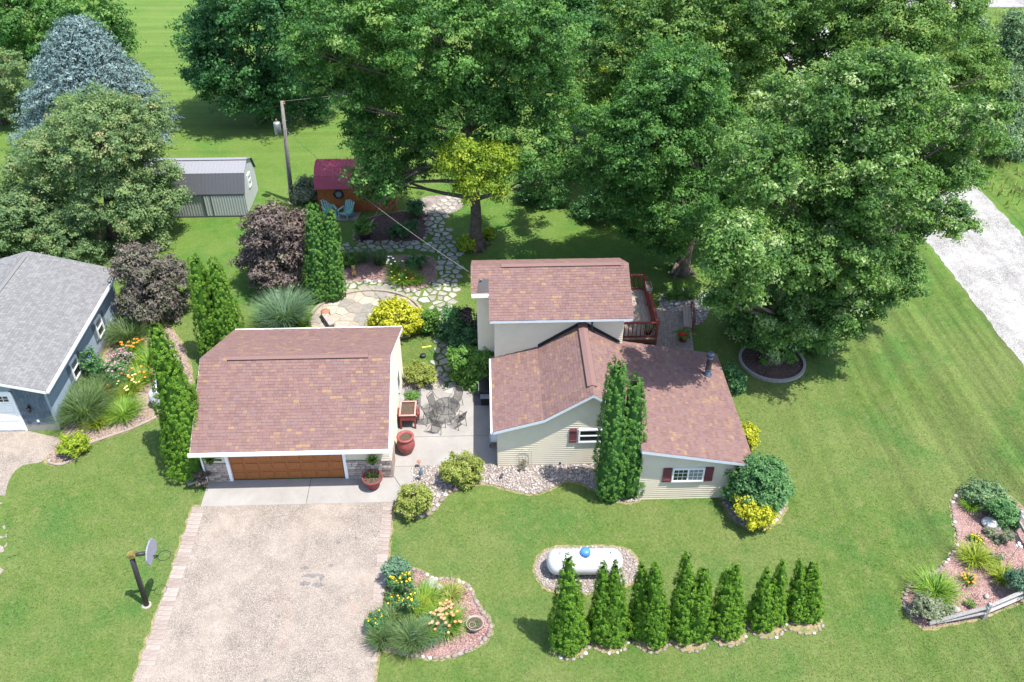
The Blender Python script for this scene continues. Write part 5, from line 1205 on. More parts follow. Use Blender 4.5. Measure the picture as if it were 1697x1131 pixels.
# ------------------------------------------------------------------ blade plants
fg, wg, cg = 'plants of the front flower bed', 'plants of the wood chip bed beside the blue house', 'plants of the corner bed by the split rail fence'
def blades(C, ang, h, reach, w, seg=4, droop=.5):
    n = len(C); d = np.stack([np.cos(ang), np.sin(ang), np.zeros(n)], 1); s = np.stack([-d[:, 1], d[:, 0], np.zeros(n)], 1)
    rows = []
    for i in range(seg+1):
        t = i/seg; z = h*(t*1.55-droop*1.5*t*t); p = C+d*(reach*t**1.4)[:, None]; p[:, 2] += np.maximum(z, .02)
        ww = (w*(1-t*.92))[:, None]; rows.append((p-s*ww, p+s*ww))
    Q = [np.stack([rows[i][0], rows[i][1], rows[i+1][1], rows[i+1][0]], 1) for i in range(seg)]
    return np.concatenate(Q)
def clump(name, label, px, py, r_px, h, mat, n=160, w=.016, group=None, cat='plant', flowers=None, droop=.5, ry=1.0, base=.5):
    b = G(px, py); s = scale_at(b); r = r_px/s; root = thing(name, label, cat, b, 0, group)
    if group in (fg, wg, cg): r *= 1.22; h *= 1.1; n = int(n*1.6)
    a = rng.random(n)*2*math.pi; q = np.sqrt(rng.random(n))*r*.4
    C = np.stack([q*np.cos(a), q*np.sin(a)*ry, np.zeros(n)], 1)
    ang = a+rng.normal(size=n)*.5
    Q = blades(C, ang, h*rng.uniform(.6, 1.1, n), r*rng.uniform(.35, 1.2, n), 1.35*w*rng.uniform(.7, 1.2, n), 4, droop)
    t = np.tile(np.clip(base+rng.normal(size=n)*.28, 0, 1), 4)
    link('leaves', quads_mesh('leaves', Q, t, M[mat]), None, root)
    if flowers:
        fm, nf, fs = flowers; nf = int(nf*1.5); fs *= .55; a = rng.random(nf)*2*math.pi; q = np.sqrt(rng.random(nf))*r*.85; z = h*rng.uniform(.8, 1.25, nf)
        P = np.stack([q*np.cos(a), q*np.sin(a), z], 1)
        st = MB()
        for p in P: st.tube([(p[0]*.3, p[1]*.3, .02), (p[0]*.7, p[1]*.7, p[2]*.6), tuple(p)], [.008, .006, .005], 3, cap=False)
        st.build('flower_stalks', M['blade'], root, rel=False)
        L = []
        for p in P:                                    # six petals each
            for k in range(6):
                aa = k*math.pi/3+random.random()*.3; d = np.array([math.cos(aa), math.sin(aa), .35]); sd = np.array([-math.sin(aa), math.cos(aa), 0])
                L.append([p, p+d*fs*.6+sd*fs*.35, p+d*fs*1.1, p+d*fs*.6-sd*fs*.35])
        o = link('blossoms', quads_mesh('blossoms', np.array(L), np.full(len(L), .5), M[fm]), None, root); o['kind'] = 'stuff'
    return root
shrub('sedum_plant', 'blue green sedum mound at the top of the front flower bed', (657, 962), [(657, 946, 21, 16)], 'l_teal', 200, 24, .08, .09, fg, cat='plant')
for lab, bp_, lo, nf in (('yellow flowered clump below the sedum mound', (661, 992), [(662, 972, 20, 16), (672, 962, 14, 12)], 60), ('yellow flowered clump halfway down the paver edge', (660, 1018), [(660, 1000, 22, 16), (676, 996, 14, 12)], 60), ('sparse grey green clump with yellow flowers overhanging the driveway', (622, 1052), [(622, 1030, 16, 13), (632, 1036, 12, 12)], 30)):
    shrub('coreopsis_plant', lab, bp_, lo, 'l_deep', 150, 22, .07, .10, fg, cat='plant', flowers=('f_yellow', nf, .05))
clump('ornamental_grass', 'ornamental grass mound leaning over the driveway edge', 634, 1066, 20, .7, 'bladegrey', 420, .012, fg, droop=.45)
clump('ornamental_grass', 'largest swirling ornamental grass mound at the bottom of the flower bed', 682, 1070, 25, .9, 'bladegrey', 700, .012, fg, droop=.5)
clump('ornamental_grass', 'compact blue green grass mound beside the peach daylilies', 712, 1058, 22, .7, 'bladeblue', 420, .012, fg, droop=.5)
clump('ornamental_grass', 'green grass mound between the coreopsis and the large grass', 650, 1040, 24, .7, 'bladegrey', 400, .012, fg, droop=.5)
clump('daylily', 'green daylily clump below the grey boulder of the flower bed', 703, 1000, 26, .55, 'blade', 240, .016, fg)
clump('daylily', 'lime green daylily clump in the middle of the flower bed', 694, 1022, 26, .6, 'bladelime', 260, .016, fg)
clump('daylily', 'bronze green daylily clump near the right edge of the flower bed', 748, 990, 20, .45, 'l_spirea', 170, .014, fg)
clump('daylily', 'daylily clump covered in peach blossoms next to the ringed planter', 740, 1042, 27, .65, 'blade', 360, .016, fg, flowers=('f_peach', 30, .11))
clump('daylily', 'low daylily leaves left of the peach blossoms', 722, 1022, 20, .5, 'bladelime', 170, .015, fg)
# corner bed
cg = 'plants of the corner bed by the split rail fence'
shrub('juniper_shrub', 'flat dark green spreading shrub at the top of the corner bed', (1630, 828), [(1628, 818, 26, 12), (1645, 826, 20, 12)], 'l_cedar', 330, 24, .09, .13, cg)
shrub('green_shrub', 'upright green shrub beside the round boulder of the corner bed', (1664, 868), [(1664, 850, 20, 20), (1668, 868, 16, 14), (1655, 838, 12, 12)], 'l_deep', 330, 24, .09, .14, cg, base=.65)
clump('daylily', 'small daylily tuft near the top of the corner bed', 1607, 842, 16, .4, 'blade', 130, .014, cg)
for i, (x, y, r, lab) in enumerate(((1638, 890, 9, 'small grey sprig just below the round boulder'), (1652, 904, 9, 'small grey sprig third down from the boulder'), (1670, 894, 10, 'small grey sprig nearest the right fence'), (1650, 930, 13, 'low grey leafy patch in the middle of the corner bed'))):
    shrub('lavender_plant', lab, (x, y), [(x, y-5, r, r*.7)], 'l_grey', 60, 20, .06, .08, cg, cat='plant')
shrub('yellow_flower_plant', 'plant with a round yellow flower head in the corner bed', (1617, 905), [(1617, 897, 11, 8)], 'l_green', 70, 20, .06, .08, cg, cat='plant', flowers=('f_yellow', 60, .045))
clump('daylily', 'full green daylily clump under the yellow flowers of the corner bed', 1614, 930, 24, .55, 'bladelime', 240, .016, cg)
clump('daylily', 'daylily clump close to the fence rails in the corner bed', 1659, 960, 20, .5, 'bladelime', 190, .015, cg)
clump('daylily', 'orange flowered daylily sprig in the centre of the corner bed', 1602, 964, 13, .3, 'blade', 70, .012, cg, flowers=('f_orange', 12, .08))
shrub('juniper_shrub', 'dark blue grey bush against the lower fence at the right edge', (1692, 978), [(1692, 962, 18, 17)], 'l_teal', 190, 22, .08, .12, cg, base=.1)
clump('daylily', 'biggest dark green daylily clump at the left end of the corner bed', 1547, 986, 30, .65, 'blade', 420, .015, cg)
shrub('grey_shrub', 'two-lobed grey green shrub at the fence foot of the corner bed', (1545, 1022), [(1532, 1004, 20, 14), (1556, 1014, 20, 14)], 'l_grey', 330, 24, .07, .11, cg)
shrub('green_sprig', 'tiny green sprig near the lower fence', (1608, 1002), [(1608, 999, 7, 5)], 'l_green', 35, 18, .05, .06, cg, cat='plant')
b = G(1672, 930); wp = thing('white_lily', 'single tall white flower stalk near the right fence', 'plant', b, 0, cg)
m = MB(); m.tube([(0, 0, 0), (.05, 0, .5), (.1, 0, .95)], [.012, .01, .008], 5); m.build('stalk', M['blade'], wp, rel=False)
link('blossoms', rocks_mesh('blossoms', np.array([[.1, 0, .97], [.05, .05, .9], [.16, -.03, .92], [.1, .08, 1.0]]), [.07]*4, M['f_white']), None, wp)
# wood chip bed by the blue house
wg = 'plants of the wood chip bed beside the blue house'
clump('ornamental_grass', 'largest ornamental grass by the front of the blue house wall', 143, 692, 38, 1.15, 'bladegrey', 800, .013, wg, droop=.42)
clump('ornamental_grass', 'ornamental grass between the clematis and the front grass', 165, 655, 34, 1.0, 'bladegrey', 620, .013, wg, droop=.42)
clump('ornamental_grass', 'feathery grass at the rear of the wood chip bed', 216, 566, 30, 1.1, 'bladegrey', 620, .013, wg, droop=.42)
clump('daylily', 'lime daylily at the front edge of the wood chip bed', 163, 705, 20, .6, 'bladelime', 220, .017, wg)
clump('daylily', 'broad green daylily nearest the white tank in the chip bed', 206, 690, 27, .65, 'blade', 330, .017, wg)
clump('daylily', 'daylily with a few orange blooms behind the broad green one', 184, 668, 20, .6, 'bladelime', 200, .016, wg, flowers=('f_orange', 5, .10))
clump('daylily', 'daylily with pale yellow blooms in the chip bed', 216, 652, 20, .6, 'bladelime', 200, .016, wg, flowers=('f_pale', 10, .10))
clump('daylily', 'daylily with bright orange blooms above the pale yellow one', 233, 634, 23, .65, 'blade', 240, .016, wg, flowers=('f_orange', 10, .13))
clump('daylily', 'orange blooming daylily near the rear grass', 224, 586, 18, .7, 'blade', 170, .016, wg, flowers=('f_orange', 12, .13))
clump('daylily', 'green daylily leaning on the tall arborvitae', 245, 602, 24, .65, 'blade', 260, .016, wg)
clump('daylily', 'daylily with orange blooms by the ninebark', 252, 546, 20, .6, 'bladelime', 200, .016, wg, flowers=('f_orange', 8, .11))
shrub('phlox_plant', 'front mound of pink phlox in the chip bed', (196, 634), [(194, 618, 18, 14), (184, 612, 12, 11)], 'l_deep', 170, 22, .09, .11, wg, cat='plant', base=.7, flowers=('f_pink', 70, .06))
shrub('phlox_plant', 'rear mound of pink phlox in the chip bed', (203, 606), [(203, 592, 16, 13)], 'l_grey', 130, 22, .09, .11, wg, cat='plant', flowers=('f_pink', 50, .06))
# back garden
bg_ = 'back garden plants'
clump('ornamental_grass', 'big fountain grass behind the garage left of the stone patio', 474, 538, 44, 1.6, 'bladeblue', 1700, .015, bg_, droop=.42)
clump('daylily', 'green leaf clump between the fountain grass and the patio', 502, 540, 20, .8, 'blade', 200, .018, bg_, droop=.35)
clump('daylily', 'daylily with mixed blooms in the mulch island', 668, 468, 26, .7, 'blade', 330, .018, bg_, flowers=('f_yellow', 5, .1))
clump('daylily', 'second daylily at the right end of the mulch island', 690, 470, 18, .6, 'blade', 190, .016, bg_, flowers=('f_red', 4, .09))
clump('daylily', 'tall green lily with white blooms in the mulch island', 656, 455, 18, .9, 'blade', 150, .014, bg_, droop=.3, flowers=('f_white', 7, .13))
clump('ornamental_grass', 'wispy shaded grass at the rear of the mulch island', 600, 432, 24, .7, 'bladegrey', 300, .012, bg_)
clump('ornamental_grass', 'wispy grass in the middle rear of the mulch island', 630, 438, 22, .8, 'bladegrey', 260, .012, bg_, droop=.35)
shrub('hosta_plant', 'deep green leafy plant in the mulch island by the path', (688, 446), [(688, 434, 14, 12)], 'l_deep', 80, 20, .14, .15, bg_, cat='plant')
shrub('hosta_plant', 'leafy green plant at the left end of the mulch island', (580, 436), [(575, 430, 16, 9)], 'l_green', 80, 20, .13, .14, bg_, cat='plant')
shrub('hosta_plant', 'lime leaves at the foot of the big shade tree trunk', (778, 416), [(775, 405, 14, 10)], 'l_lime', 70, 20, .18, .16, bg_, cat='plant')
shrub('hosta_plant', 'leafy hosta right of the shade tree trunk', (806, 395), [(806, 388, 10, 9)], 'l_lime', 50, 20, .16, .15, bg_, cat='plant')
shrub('hosta_plant', 'shaded hosta patch in the upper mulch bed', (665, 392), [(662, 383, 18, 11), (680, 375, 12, 9)], 'l_deep', 110, 20, .16, .16, bg_, cat='plant', base=.4)
shrub('hosta_plant', 'shaded leafy clump at the rear of the upper mulch bed', (690, 355), [(688, 345, 14, 10)], 'l_deep', 70, 20, .16, .16, bg_, cat='plant', base=.4)
shrub('hosta_plant', 'low green plant between the deck and the stone bed', (1110, 498), [(1110, 490, 8, 7)], 'l_green', 50, 20, .1, .12, bg_, cat='plant')
shrub('hosta_plant', 'spreading green plants at the rear of the stone bed', (1140, 492), [(1135, 484, 18, 8), (1150, 488, 12, 7)], 'l_green', 110, 20, .1, .12, bg_, cat='plant')
shrub('hosta_plant', 'leafy sprouts in the round mulch ring, right side', (1308, 602), [(1308, 594, 9, 8)], 'l_green', 60, 20, .12, .12, bg_, cat='plant')
shrub('hosta_plant', 'leafy sprouts in the round mulch ring, left side', (1268, 606), [(1268, 600, 7, 5)], 'l_green', 40, 20, .1, .1, bg_, cat='plant')
# meadow grass beyond the road (nobody could count it)
poly = [(34.3, 40), (70, 40), (70, 92), (34.3, 92)]
Qp = scatter([Vector(p) for p in poly], 9000); n = len(Qp); a = rng.random(n)*2*math.pi
C = np.c_[Qp, np.zeros(n)]; Q = blades(C, a, rng.uniform(.25, .7, n), rng.uniform(.1, .4, n), rng.uniform(.03, .07, n), 2, .45)
o = link('meadow_grass', quads_mesh('meadow_grass', Q, np.tile(rng.random(n), 2), M['weed'])); tag(o, 'rough meadow grass along the far side of the white road', 'grass', None, 'stuff')

# blades standing up from the lawn (nobody could count them)
Qp = rng.uniform((-21, 15), (27, 45), (330000, 2)); Qp = Qp[rng.random(len(Qp)) < np.clip(1.25-(Qp[:, 1]-15)/34, .15, 1)]
keep = np.ones(len(Qp), bool)
for pl in (rp, fp, rbp, tp, lp, sp_, ring, ip, up_, ell, smooth_loop(nb), smooth_loop(gb), bp, smooth_loop(gs), dl+dr[::-1]): keep &= ~inside([tuple(p) for p in pl], Qp)
for x0, y0, x1, y1 in ((-12.6, 26.4, -4.2, 35.3), (-4.5, 26.5, .4, ptop+.1), (.1, 28.4, 6.3, 38), (6.2, 26.3, 10.3, 33.4), (-.7, 33, 8.8, 40), (-40, WFY-.1, CWX+.1, WBY)): keep &= ~((Qp[:, 0] > x0) & (Qp[:, 0] < x1) & (Qp[:, 1] > y0) & (Qp[:, 1] < y1))
Qp = Qp[keep]; keep = np.array([not near_path(Vector(q)) if (q[1] > 33 and -9 < q[0] < 0) else True for q in Qp]); Qp = Qp[keep]
n = len(Qp); a = rng.random(n)*6.283; w = rng.uniform(.012, .03, n); h_ = rng.uniform(.012, .038, n); ln = rng.uniform(.03, .08, n)
C = np.c_[Qp, np.zeros(n)]; sd = np.stack([-np.sin(a), np.cos(a), np.zeros(n)], 1)*w[:, None]; tipv = np.stack([np.cos(a)*ln, np.sin(a)*ln, h_], 1)
o = link('lawn_blades', leaf_mesh('lawn_blades', np.stack([C-sd, C+sd, C+tipv], 1), rng.random(n), M['lawn'])); tag(o, 'short mown grass blades covering the near lawn', 'grass', None, 'stuff')

# ------------------------------------------------------------------ boulders
def boulder(label, px, py, r, mat='greyrock', group='garden boulders', t=.7):
    b = G(px, py); me = rocks_mesh('boulder', np.array([[0, 0, r*.3]]), [r], M[mat], .65, np.array([t]), .12)
    o = link('boulder', me, None, None, b); s = o.modifiers.new('round', 'SUBSURF'); s.levels = 2; s.render_levels = 2
    tag(o, label, 'rock', group)
boulder('flat grey boulder near the top of the front flower bed', 715, 972, .42, t=.5); boulder('small white rock touching the grey flower bed boulder', 727, 975, .2, 'edge', t=1)
boulder('round pale boulder beside the upright shrub of the corner bed', 1639, 870, .42, t=1); boulder('dark small rock right of the round pale boulder', 1652, 876, .22, t=.3)
boulder('grey rock near the lower fence of the corner bed', 1581, 1011, .24, t=.6); boulder('small brown rock right of centre in the corner bed', 1634, 990, .18, t=.5)
boulder('flat rock under the fence side daylily', 1672, 972, .3, t=.7); boulder('pale rock beside the flagstone path bend', 729, 386, .25, 'edge', t=.7)

# ------------------------------------------------------------------ propane tanks
def tank(label, c, L, r, rz, px_dome=True):
    t = thing('propane_tank', label, 'tank', (c.x, c.y, 0), rz)
    prof = [(.02, -L/2)]+[(r*math.sin(a), -L/2+r*.75*(1-math.cos(a))) for a in np.linspace(.15, math.pi/2, 8)]+[(r*math.sin(a), L/2-r*.75*(1-math.cos(a))) for a in np.linspace(math.pi/2, .15, 8)]+[(.02, L/2)]
    m = MB(); m.lathe(prof, (0, 0, 0), 32); m.v = [(z, y, x+.62) for x, y, z in m.v]; m.f = [f[::-1] for f in m.f]; m.build('shell', M['tankwhite'], t, True, rel=False)
    if px_dome:
        m = MB(); m.lathe([(.21, 0), (.21, .13), (.18, .2), (.10, .245), (.02, .25)], (0, 0, .62+r-.03), 24); m.build('dome_cover', M['dome'], t, True, rel=False)
    for s in (-1, 1):
        m = MB(); m.box((s*L*.3-.12, -.32, 0), (s*L*.3+.12, .32, .22)); m.build('saddle', M['concrete'], t, rel=False)
        m = MB(); m.lathe([(.03, 0), (.03, .05)], (s*L*.33, .0, .62+r-.01), 8); m.build('fitting', M['dark'], t, rel=False)
        m = MB(); m.cbox((s*L*.27, 0, .62+r+.01), (.06, .015, .10)); m.build('lifting_lug', M['tankwhite'], t, rel=False)
    m = MB(); m.tube([(-.02, -.45*r, .62+r*.9), (-.02, -.85*r, .62+r*.52), (-.03, -1.01*r, .62)], .006, 4); m.build('weld_seam', M['steel'], t, rel=False)
    return t
tc = G(969, 931, .62); tank('white propane tank with blue dome behind the arborvitae row', tc, 3.0, .5, R(-1.5))
tc2 = G(263, 650, .62); tank('white propane tank end poking out left of the tall arborvitae pair', Vector((tc2.x+.12, tc2.y+.8, 0)), 3.0, .5, R(90))

# ------------------------------------------------------------------ basketball hoop
b = G(243, 1003); bh = thing('basketball_hoop', 'black basketball hoop pole with grey fan backboard on the left lawn', 'basketball hoop', b)
top = V(217, 921, b.y); arm = V(243, 917, b.y+.15)
m = MB(); m.tube([b+Vector((0, 0, -.1)), b.lerp(top, .5), top], [.105, .10, .095], 14); m.build('pole', M['dark'], bh, True)
m = MB(); m.lathe([(.19, -.02), (.18, .015), (.10, .03)], b, 14); m.build('footing', M['edge'], bh)
m = MB(); m.tube([top+Vector((-.03, 0, 0)), arm+Vector((.1, 0, .02))], .075, 12); m.build('arm', M['dark'], bh, True)
m = MB(); m.cbox(top+Vector((.03, 0, .03)), (.26, .22, .2), 0, .5, 0, R(-20)); m.build('joint_bracket', plain('yellow_rust', (.20, .16, .05), .8, .2, 0, .5, 9), bh)
bc = arm+Vector((.18, 0, .12)); rzb = R(2)
sh = [(-.72, -.18), (-.55, -.50), (.55, -.50), (.72, -.18), (.72, .10), (.50, .42), (.22, .55), (-.22, .55), (-.50, .42), (-.72, .10)]
sh = [(u*.7, v*.72) for u, v in sh]
m = MB(); vs = [(bc.x-.02, bc.y+u, bc.z+v) for u, v in sh]+[(bc.x+.03, bc.y+u, bc.z+v) for u, v in sh]; k_ = len(sh)
m.add(vs, [tuple(range(k_)), tuple(range(k_, 2*k_))[::-1]]+[(i, k_+i, k_+(i+1) % k_, (i+1) % k_) for i in range(k_)]); bo = m.build('backboard', M['board'], bh)
m = MB(); rc = bc+Vector((.42, 0, -.28)); m.tube([(rc.x+.23*math.cos(a), rc.y+.23*math.sin(a), rc.z) for a in np.linspace(0, 2*math.pi, 29)], .013, 6, cap=False); m.tube([bc+Vector((.03, 0, -.28)), rc+Vector((-.23, 0, 0))], .03, 6); m.tube([bc+Vector((.03, 0, -.42)), rc+Vector((-.2, 0, 0))], .02, 6); m.build('rim', M['dark'], bh)
m = MB(); m.bar(arm+Vector((.02, 0, .04)), bc+Vector((-.02, .15, .25)), .04); m.bar(arm+Vector((.02, 0, -.04)), bc+Vector((-.02, -.1, -.35)), .04); m.build('bracket', M['dark'], bh)

# ------------------------------------------------------------------ utility pole and wire
b = G(484, 334); up = thing('utility_pole', 'weathered wooden utility pole with grey transformer beside the metal shed', 'utility pole', b)
top = V(467, 168, b.y)
m = MB(); m.tube([b+Vector((0, 0, -.2)), b.lerp(top, .5), top], [.14, .125, .10], 12); m.build('pole', M['pole'], up, True)
tr = V(463, 212, b.y-.15); m = MB(); m.lathe([(.19, -.42), (.22, -.40), (.22, .30), (.2, .36), (.06, .40)], (tr.x-.12, tr.y, tr.z), 16); m.build('transformer', M['steel'], up, True)
m = MB(); m.lathe([(.03, 0), (.05, .06), (.03, .1), (.05, .15), (.02, .22)], (tr.x-.12, tr.y, tr.z+.38), 8); m.build('bushing', M['clay'], up)
m = MB(); m.lathe([(.05, 0), (.07, .05), (.04, .12), (.06, .18), (.02, .22)], (top.x+.12, top.y, top.z-.2), 10); m.bar(top+Vector((0, 0, -.18)), top+Vector((.14, 0, -.18)), .05); m.build('insulator', M['clay'], up)
m = MB(); m.bar(V(468, 205, b.y), V(474, 200, b.y), .05); m.bar(V(468, 215, b.y), V(476, 214, b.y), .05); m.build('bracket', M['steel'], up)
m = MB(); m.tube([b+Vector((-.13, -.12, 0)), b.lerp(top, .65)+Vector((-.08, -.15, 0))], .03, 6); m.build('conduit', M['steel'], up)
def wire(label, p, q, sag, r=.016):
    p, q = Vector(p), Vector(q); m = MB(); m.tube([p.lerp(q, t)+Vector((0, 0, -sag*4*t*(1-t))) for t in np.linspace(0, 1, 24)], r, 5); o = m.build('power_cable', M['pole'], None); tag(o, label, 'cable'); return o
wire('service cable sagging from the utility pole to the upper house block', V(472, 214, b.y), (-.3, 34.6, 6.0), .5, .012)
wire('thin overhead cable running from the pole top into the big trees', top+Vector((.12, 0, 0)), (22, 62, 9.5), .6, .01)
m = MB(); m.tube([(-.3, 34.6, ez+.2), (-.3, 34.6, 6.05), (-.36, 34.5, 6.1)], .035, 8); m.build('service_mast', M['steel'], hs)

# ------------------------------------------------------------------ patio set
tcn = G(741, 692); pt = thing('patio_table', 'round grey metal mesh patio table on the concrete patio', 'table', tcn)
def mesh_disc(r, z, step=.075):
    m = MB()
    x = -r+step/2
    while x < r:
        w = math.sqrt(max(0, r*r-x*x)); m.bar((x, -w, z), (x, w, z), .009); m.bar((-w, x, z+.004), (w, x, z+.004), .009); x += step
    return m
m = MB(); m.tube([(.62*math.cos(a), .62*math.sin(a), .72) for a in np.linspace(0, 2*math.pi, 33)], .018, 6, cap=False); m.build('table_rim', M['meshmetal'], pt, rel=False)
mesh_disc(.62, .72, .045).build('table_top', M['meshmetal'], pt, rel=False)
for k in range(4):
    a = k*math.pi/2+.4; m = MB(); m.tube([(.3*math.cos(a), .3*math.sin(a), .70), (.22*math.cos(a), .22*math.sin(a), .38), (.45*math.cos(a), .45*math.sin(a), 0.04)], .016, 6); m.build('leg', M['meshmetal'], pt, rel=False)
def patio_chair(label, px, py, face, group='mesh chairs around the patio table'):
    c = G(px, py); t = thing('patio_chair', label, 'chair', (c.x, c.y, .035), face, group)
    m = MB(); x = -.23
    while x <= .231: m.bar((x, -.22, .42), (x, .24, .44), .011); m.bar((x, .24, .44), (x*.92, .36, .95), .011); x += .038
    y = -.22
    while y <= .24: m.bar((-.23, y, .425+y*.04), (.23, y, .425+y*.04), .009); y += .05
    z = .46
    while z < .95: yy = .24+(z-.44)*.235; m.bar((-.225, yy, z), (.225, yy, z), .009); z += .055
    m.build('mesh_seat', M['meshmetal'], t, rel=False)
    for s in (-1, 1):
        m = MB(); m.tube([(s*.25, -.25, 0), (s*.25, -.22, .43), (s*.27, -.2, .64), (s*.27, .2, .66), (s*.24, .38, .97)], .014, 6); m.build('arm_frame', M['meshmetal'], t, rel=False)
        m = MB(); m.tube([(s*.25, .3, 0), (s*.25, .22, .43)], .014, 6); m.build('leg', M['meshmetal'], t, rel=False)
    m = MB(); m.tube([(-.24, .38, .97), (-.12, .40, 1.02), (.12, .40, 1.02), (.24, .38, .97)], .014, 6); m.build('back_frame', M['meshmetal'], t, rel=False)
for lab, px, py, in (('mesh patio chair at the back of the table', 755, 676), ('mesh patio chair at the rear left of the table', 724, 684), ('mesh patio chair at the left of the table', 714, 700), ('mesh patio chair at the front left of the table', 727, 714), ('mesh patio chair at the right front of the table, tilted outward', 760, 706)):
    c = G(px, py); patio_chair(lab, px, py, math.atan2(c.y-tcn.y, c.x-tcn.x)-math.pi/2)
def mat_obj(label, px, cat='mat', m_='rubber'):
    o = MB().prism(ccw(gp(px)), .036, .052).build('door_mat', M[m_]); tag(o, label, cat)
mat_obj('grey rubber mat by the house wall on the patio', [(783, 654), (797, 654), (799, 673), (785, 673)])
mat_obj('dark slate mat beside the wooden raised planter', [(671, 643), (698, 643), (697, 678), (670, 678)])

# ------------------------------------------------------------------ raised planter, pots, hanging baskets
c = G(677, 712); rp_ = thing('raised_planter', 'red stained raised planter box full of soil beside the garage wall', 'planter', c)
pw_, pl_, pz0, pz1 = .72, 1.0, .55, .86
m = MB(); m.box((-pw_/2, 0, pz0), (pw_/2, .04, pz1)); m.box((-pw_/2, pl_-.04, pz0), (pw_/2, pl_, pz1)); m.box((-pw_/2, .041, pz0), (-pw_/2+.04, pl_-.041, pz1)); m.box((pw_/2-.04, .041, pz0), (pw_/2, pl_-.041, pz1)); m.build('side_board', M['redwood'], rp_, rel=False)
m = MB(); m.box((-pw_/2-.03, -.03, pz1), (pw_/2+.03, .05, pz1+.03)); m.box((-pw_/2-.03, pl_-.05, pz1), (pw_/2+.03, pl_+.03, pz1+.03)); m.box((-pw_/2-.03, .051, pz1), (-pw_/2+.05, pl_-.051, pz1+.03)); m.box((pw_/2-.05, .051, pz1), (pw_/2+.03, pl_-.051, pz1+.03)); m.build('rim', plain('pinkish_planter_rim', (.42, .25, .22), .8, .2, 0, .2), rp_, rel=False)
m = MB(); m.box((-pw_/2+.045, .045, pz0+.02), (pw_/2-.045, pl_-.045, pz1-.05)); m.build('soil', M['dirt'], rp_, rel=False)
for x in (-.33, .33):
    for y in (.03, pl_-.03):
        m = MB(); m.box((x-.04, y-.04, .035), (x+.04, y+.04, pz0)); m.build('leg', M['redwood'], rp_, rel=False)
for s in (-1, 1):
    m = MB(); m.box((s*.47-.05, .25, .36), (s*.47+.05, .75, .72)); m.build('side_shelf', M['redwood'], rp_, rel=False)
shrub('herb_plant', 'leafy herb behind the raised planter', (682, 672), [(682, 656, 11, 8)], 'l_green', 60, 20, .08, .1, None, cat='plant')
def pot(label, px, py, prof, mat, soil_r, soil_z, name='flower_pot', plant=None, r=None):
    c = G(px, py); c.z = .035; t = thing(name, label, 'pot', c)
    m = MB(); m.lathe(prof, (0, 0, 0), 28); m.build('pot', M[mat], t, True, rel=False)
    m = MB(); m.lathe([(soil_r, soil_z-.03), (soil_r*.98, soil_z)], (0, 0, 0), 20); m.build('soil', M['dirt'], t, rel=False)
    if plant:
        n = plant; a = rng.random(n)*6.28; q = np.sqrt(rng.random(n))*soil_r*.6; C = np.stack([q*np.cos(a), q*np.sin(a), np.full(n, soil_z)], 1)
        link('leaves', quads_mesh('leaves', blades(C, a, rng.uniform(.1, .3, n), rng.uniform(.05, .25, n), np.full(n, .025), 3, .5), np.tile(rng.random(n), 3), M['blade']), None, t)
    return t
pot('big red clay urn beside the garage corner on the patio', 674, 749, [(.24, 0), (.30, .08), (.40, .35), (.41, .55), (.36, .75), (.32, .82), (.38, .86), (.40, .93), (.34, .95), (.28, .93), (.26, .80), (.24, .7)], 'potred', .28, .84)
pot('flared burgundy pot with a sprout in front of the garage stone', 619, 808, [(.22, 0), (.24, .03), (.40, .50), (.45, .52), (.46, .62), (.42, .63), (.38, .55), (.20, .2)], 'potdark', .39, .54, plant=26)
def hanging(label, px, py, Y):
    c = V(px, py, Y); t = thing('hanging_basket', label, 'hanging basket', c)
    m = MB(); m.lathe([(.02, -.22), (.10, -.18), (.17, -.04), (.18, 0), (.15, 0), (.10, -.05)], (0, 0, 0), 14); m.build('basket', M['dark'], t, rel=False)
    m = MB()
    for k in range(3): a = k*2.1; m.tube([(.17*math.cos(a), .17*math.sin(a), 0), (0, 0, .55)], .006, 4)
    m.build('chain', M['dark'], t, rel=False)
    n = 110; a = rng.random(n)*6.28; C = np.stack([.08*np.cos(a), .08*np.sin(a), np.zeros(n)], 1)
    link('leaves', quads_mesh('leaves', blades(C, a, rng.uniform(.12, .3, n), rng.uniform(.15, .36, n), np.full(n, .02), 4, .7), np.tile(rng.random(n), 4), M['blade']), None, t)
hanging('fern basket hanging at the left end of the garage eave', 348, 763, GYF-.38); hanging('fern basket hanging right of the garage door', 617, 764, GYF-.38)
c = G(787, 1040); rpn = thing('ringed_planter', 'white rimmed round planter with a small pot inside, in the flower bed', 'planter', c)
m = MB(); m.lathe([(.24, 0), (.31, .25), (.335, .27), (.335, .30), (.31, .30), (.29, .22)], (0, 0, 0), 28); m.build('bowl', M['edge'], rpn, True, rel=False)
m = MB(); m.lathe([(.30, .20), (.29, .23)], (0, 0, 0), 20); m.build('soil', M['dirt'], rpn, rel=False)
m = MB(); m.tube([(-.09+.12*math.cos(a), -.1+.12*math.sin(a), .30) for a in np.linspace(0, 2*math.pi, 20)], .011, 5); m.build('inner_ring', M['edge'], rpn, rel=False)
link('leaves', quads_mesh('leaves', blades(np.c_[rng.normal(size=(60, 2))*.1, np.full(60, .22)], rng.random(60)*6.28, rng.uniform(.04, .1, 60), rng.uniform(.04, .12, 60), np.full(60, .02), 2, .6), np.tile(rng.random(60), 2), M['bladegrey']), None, rpn)
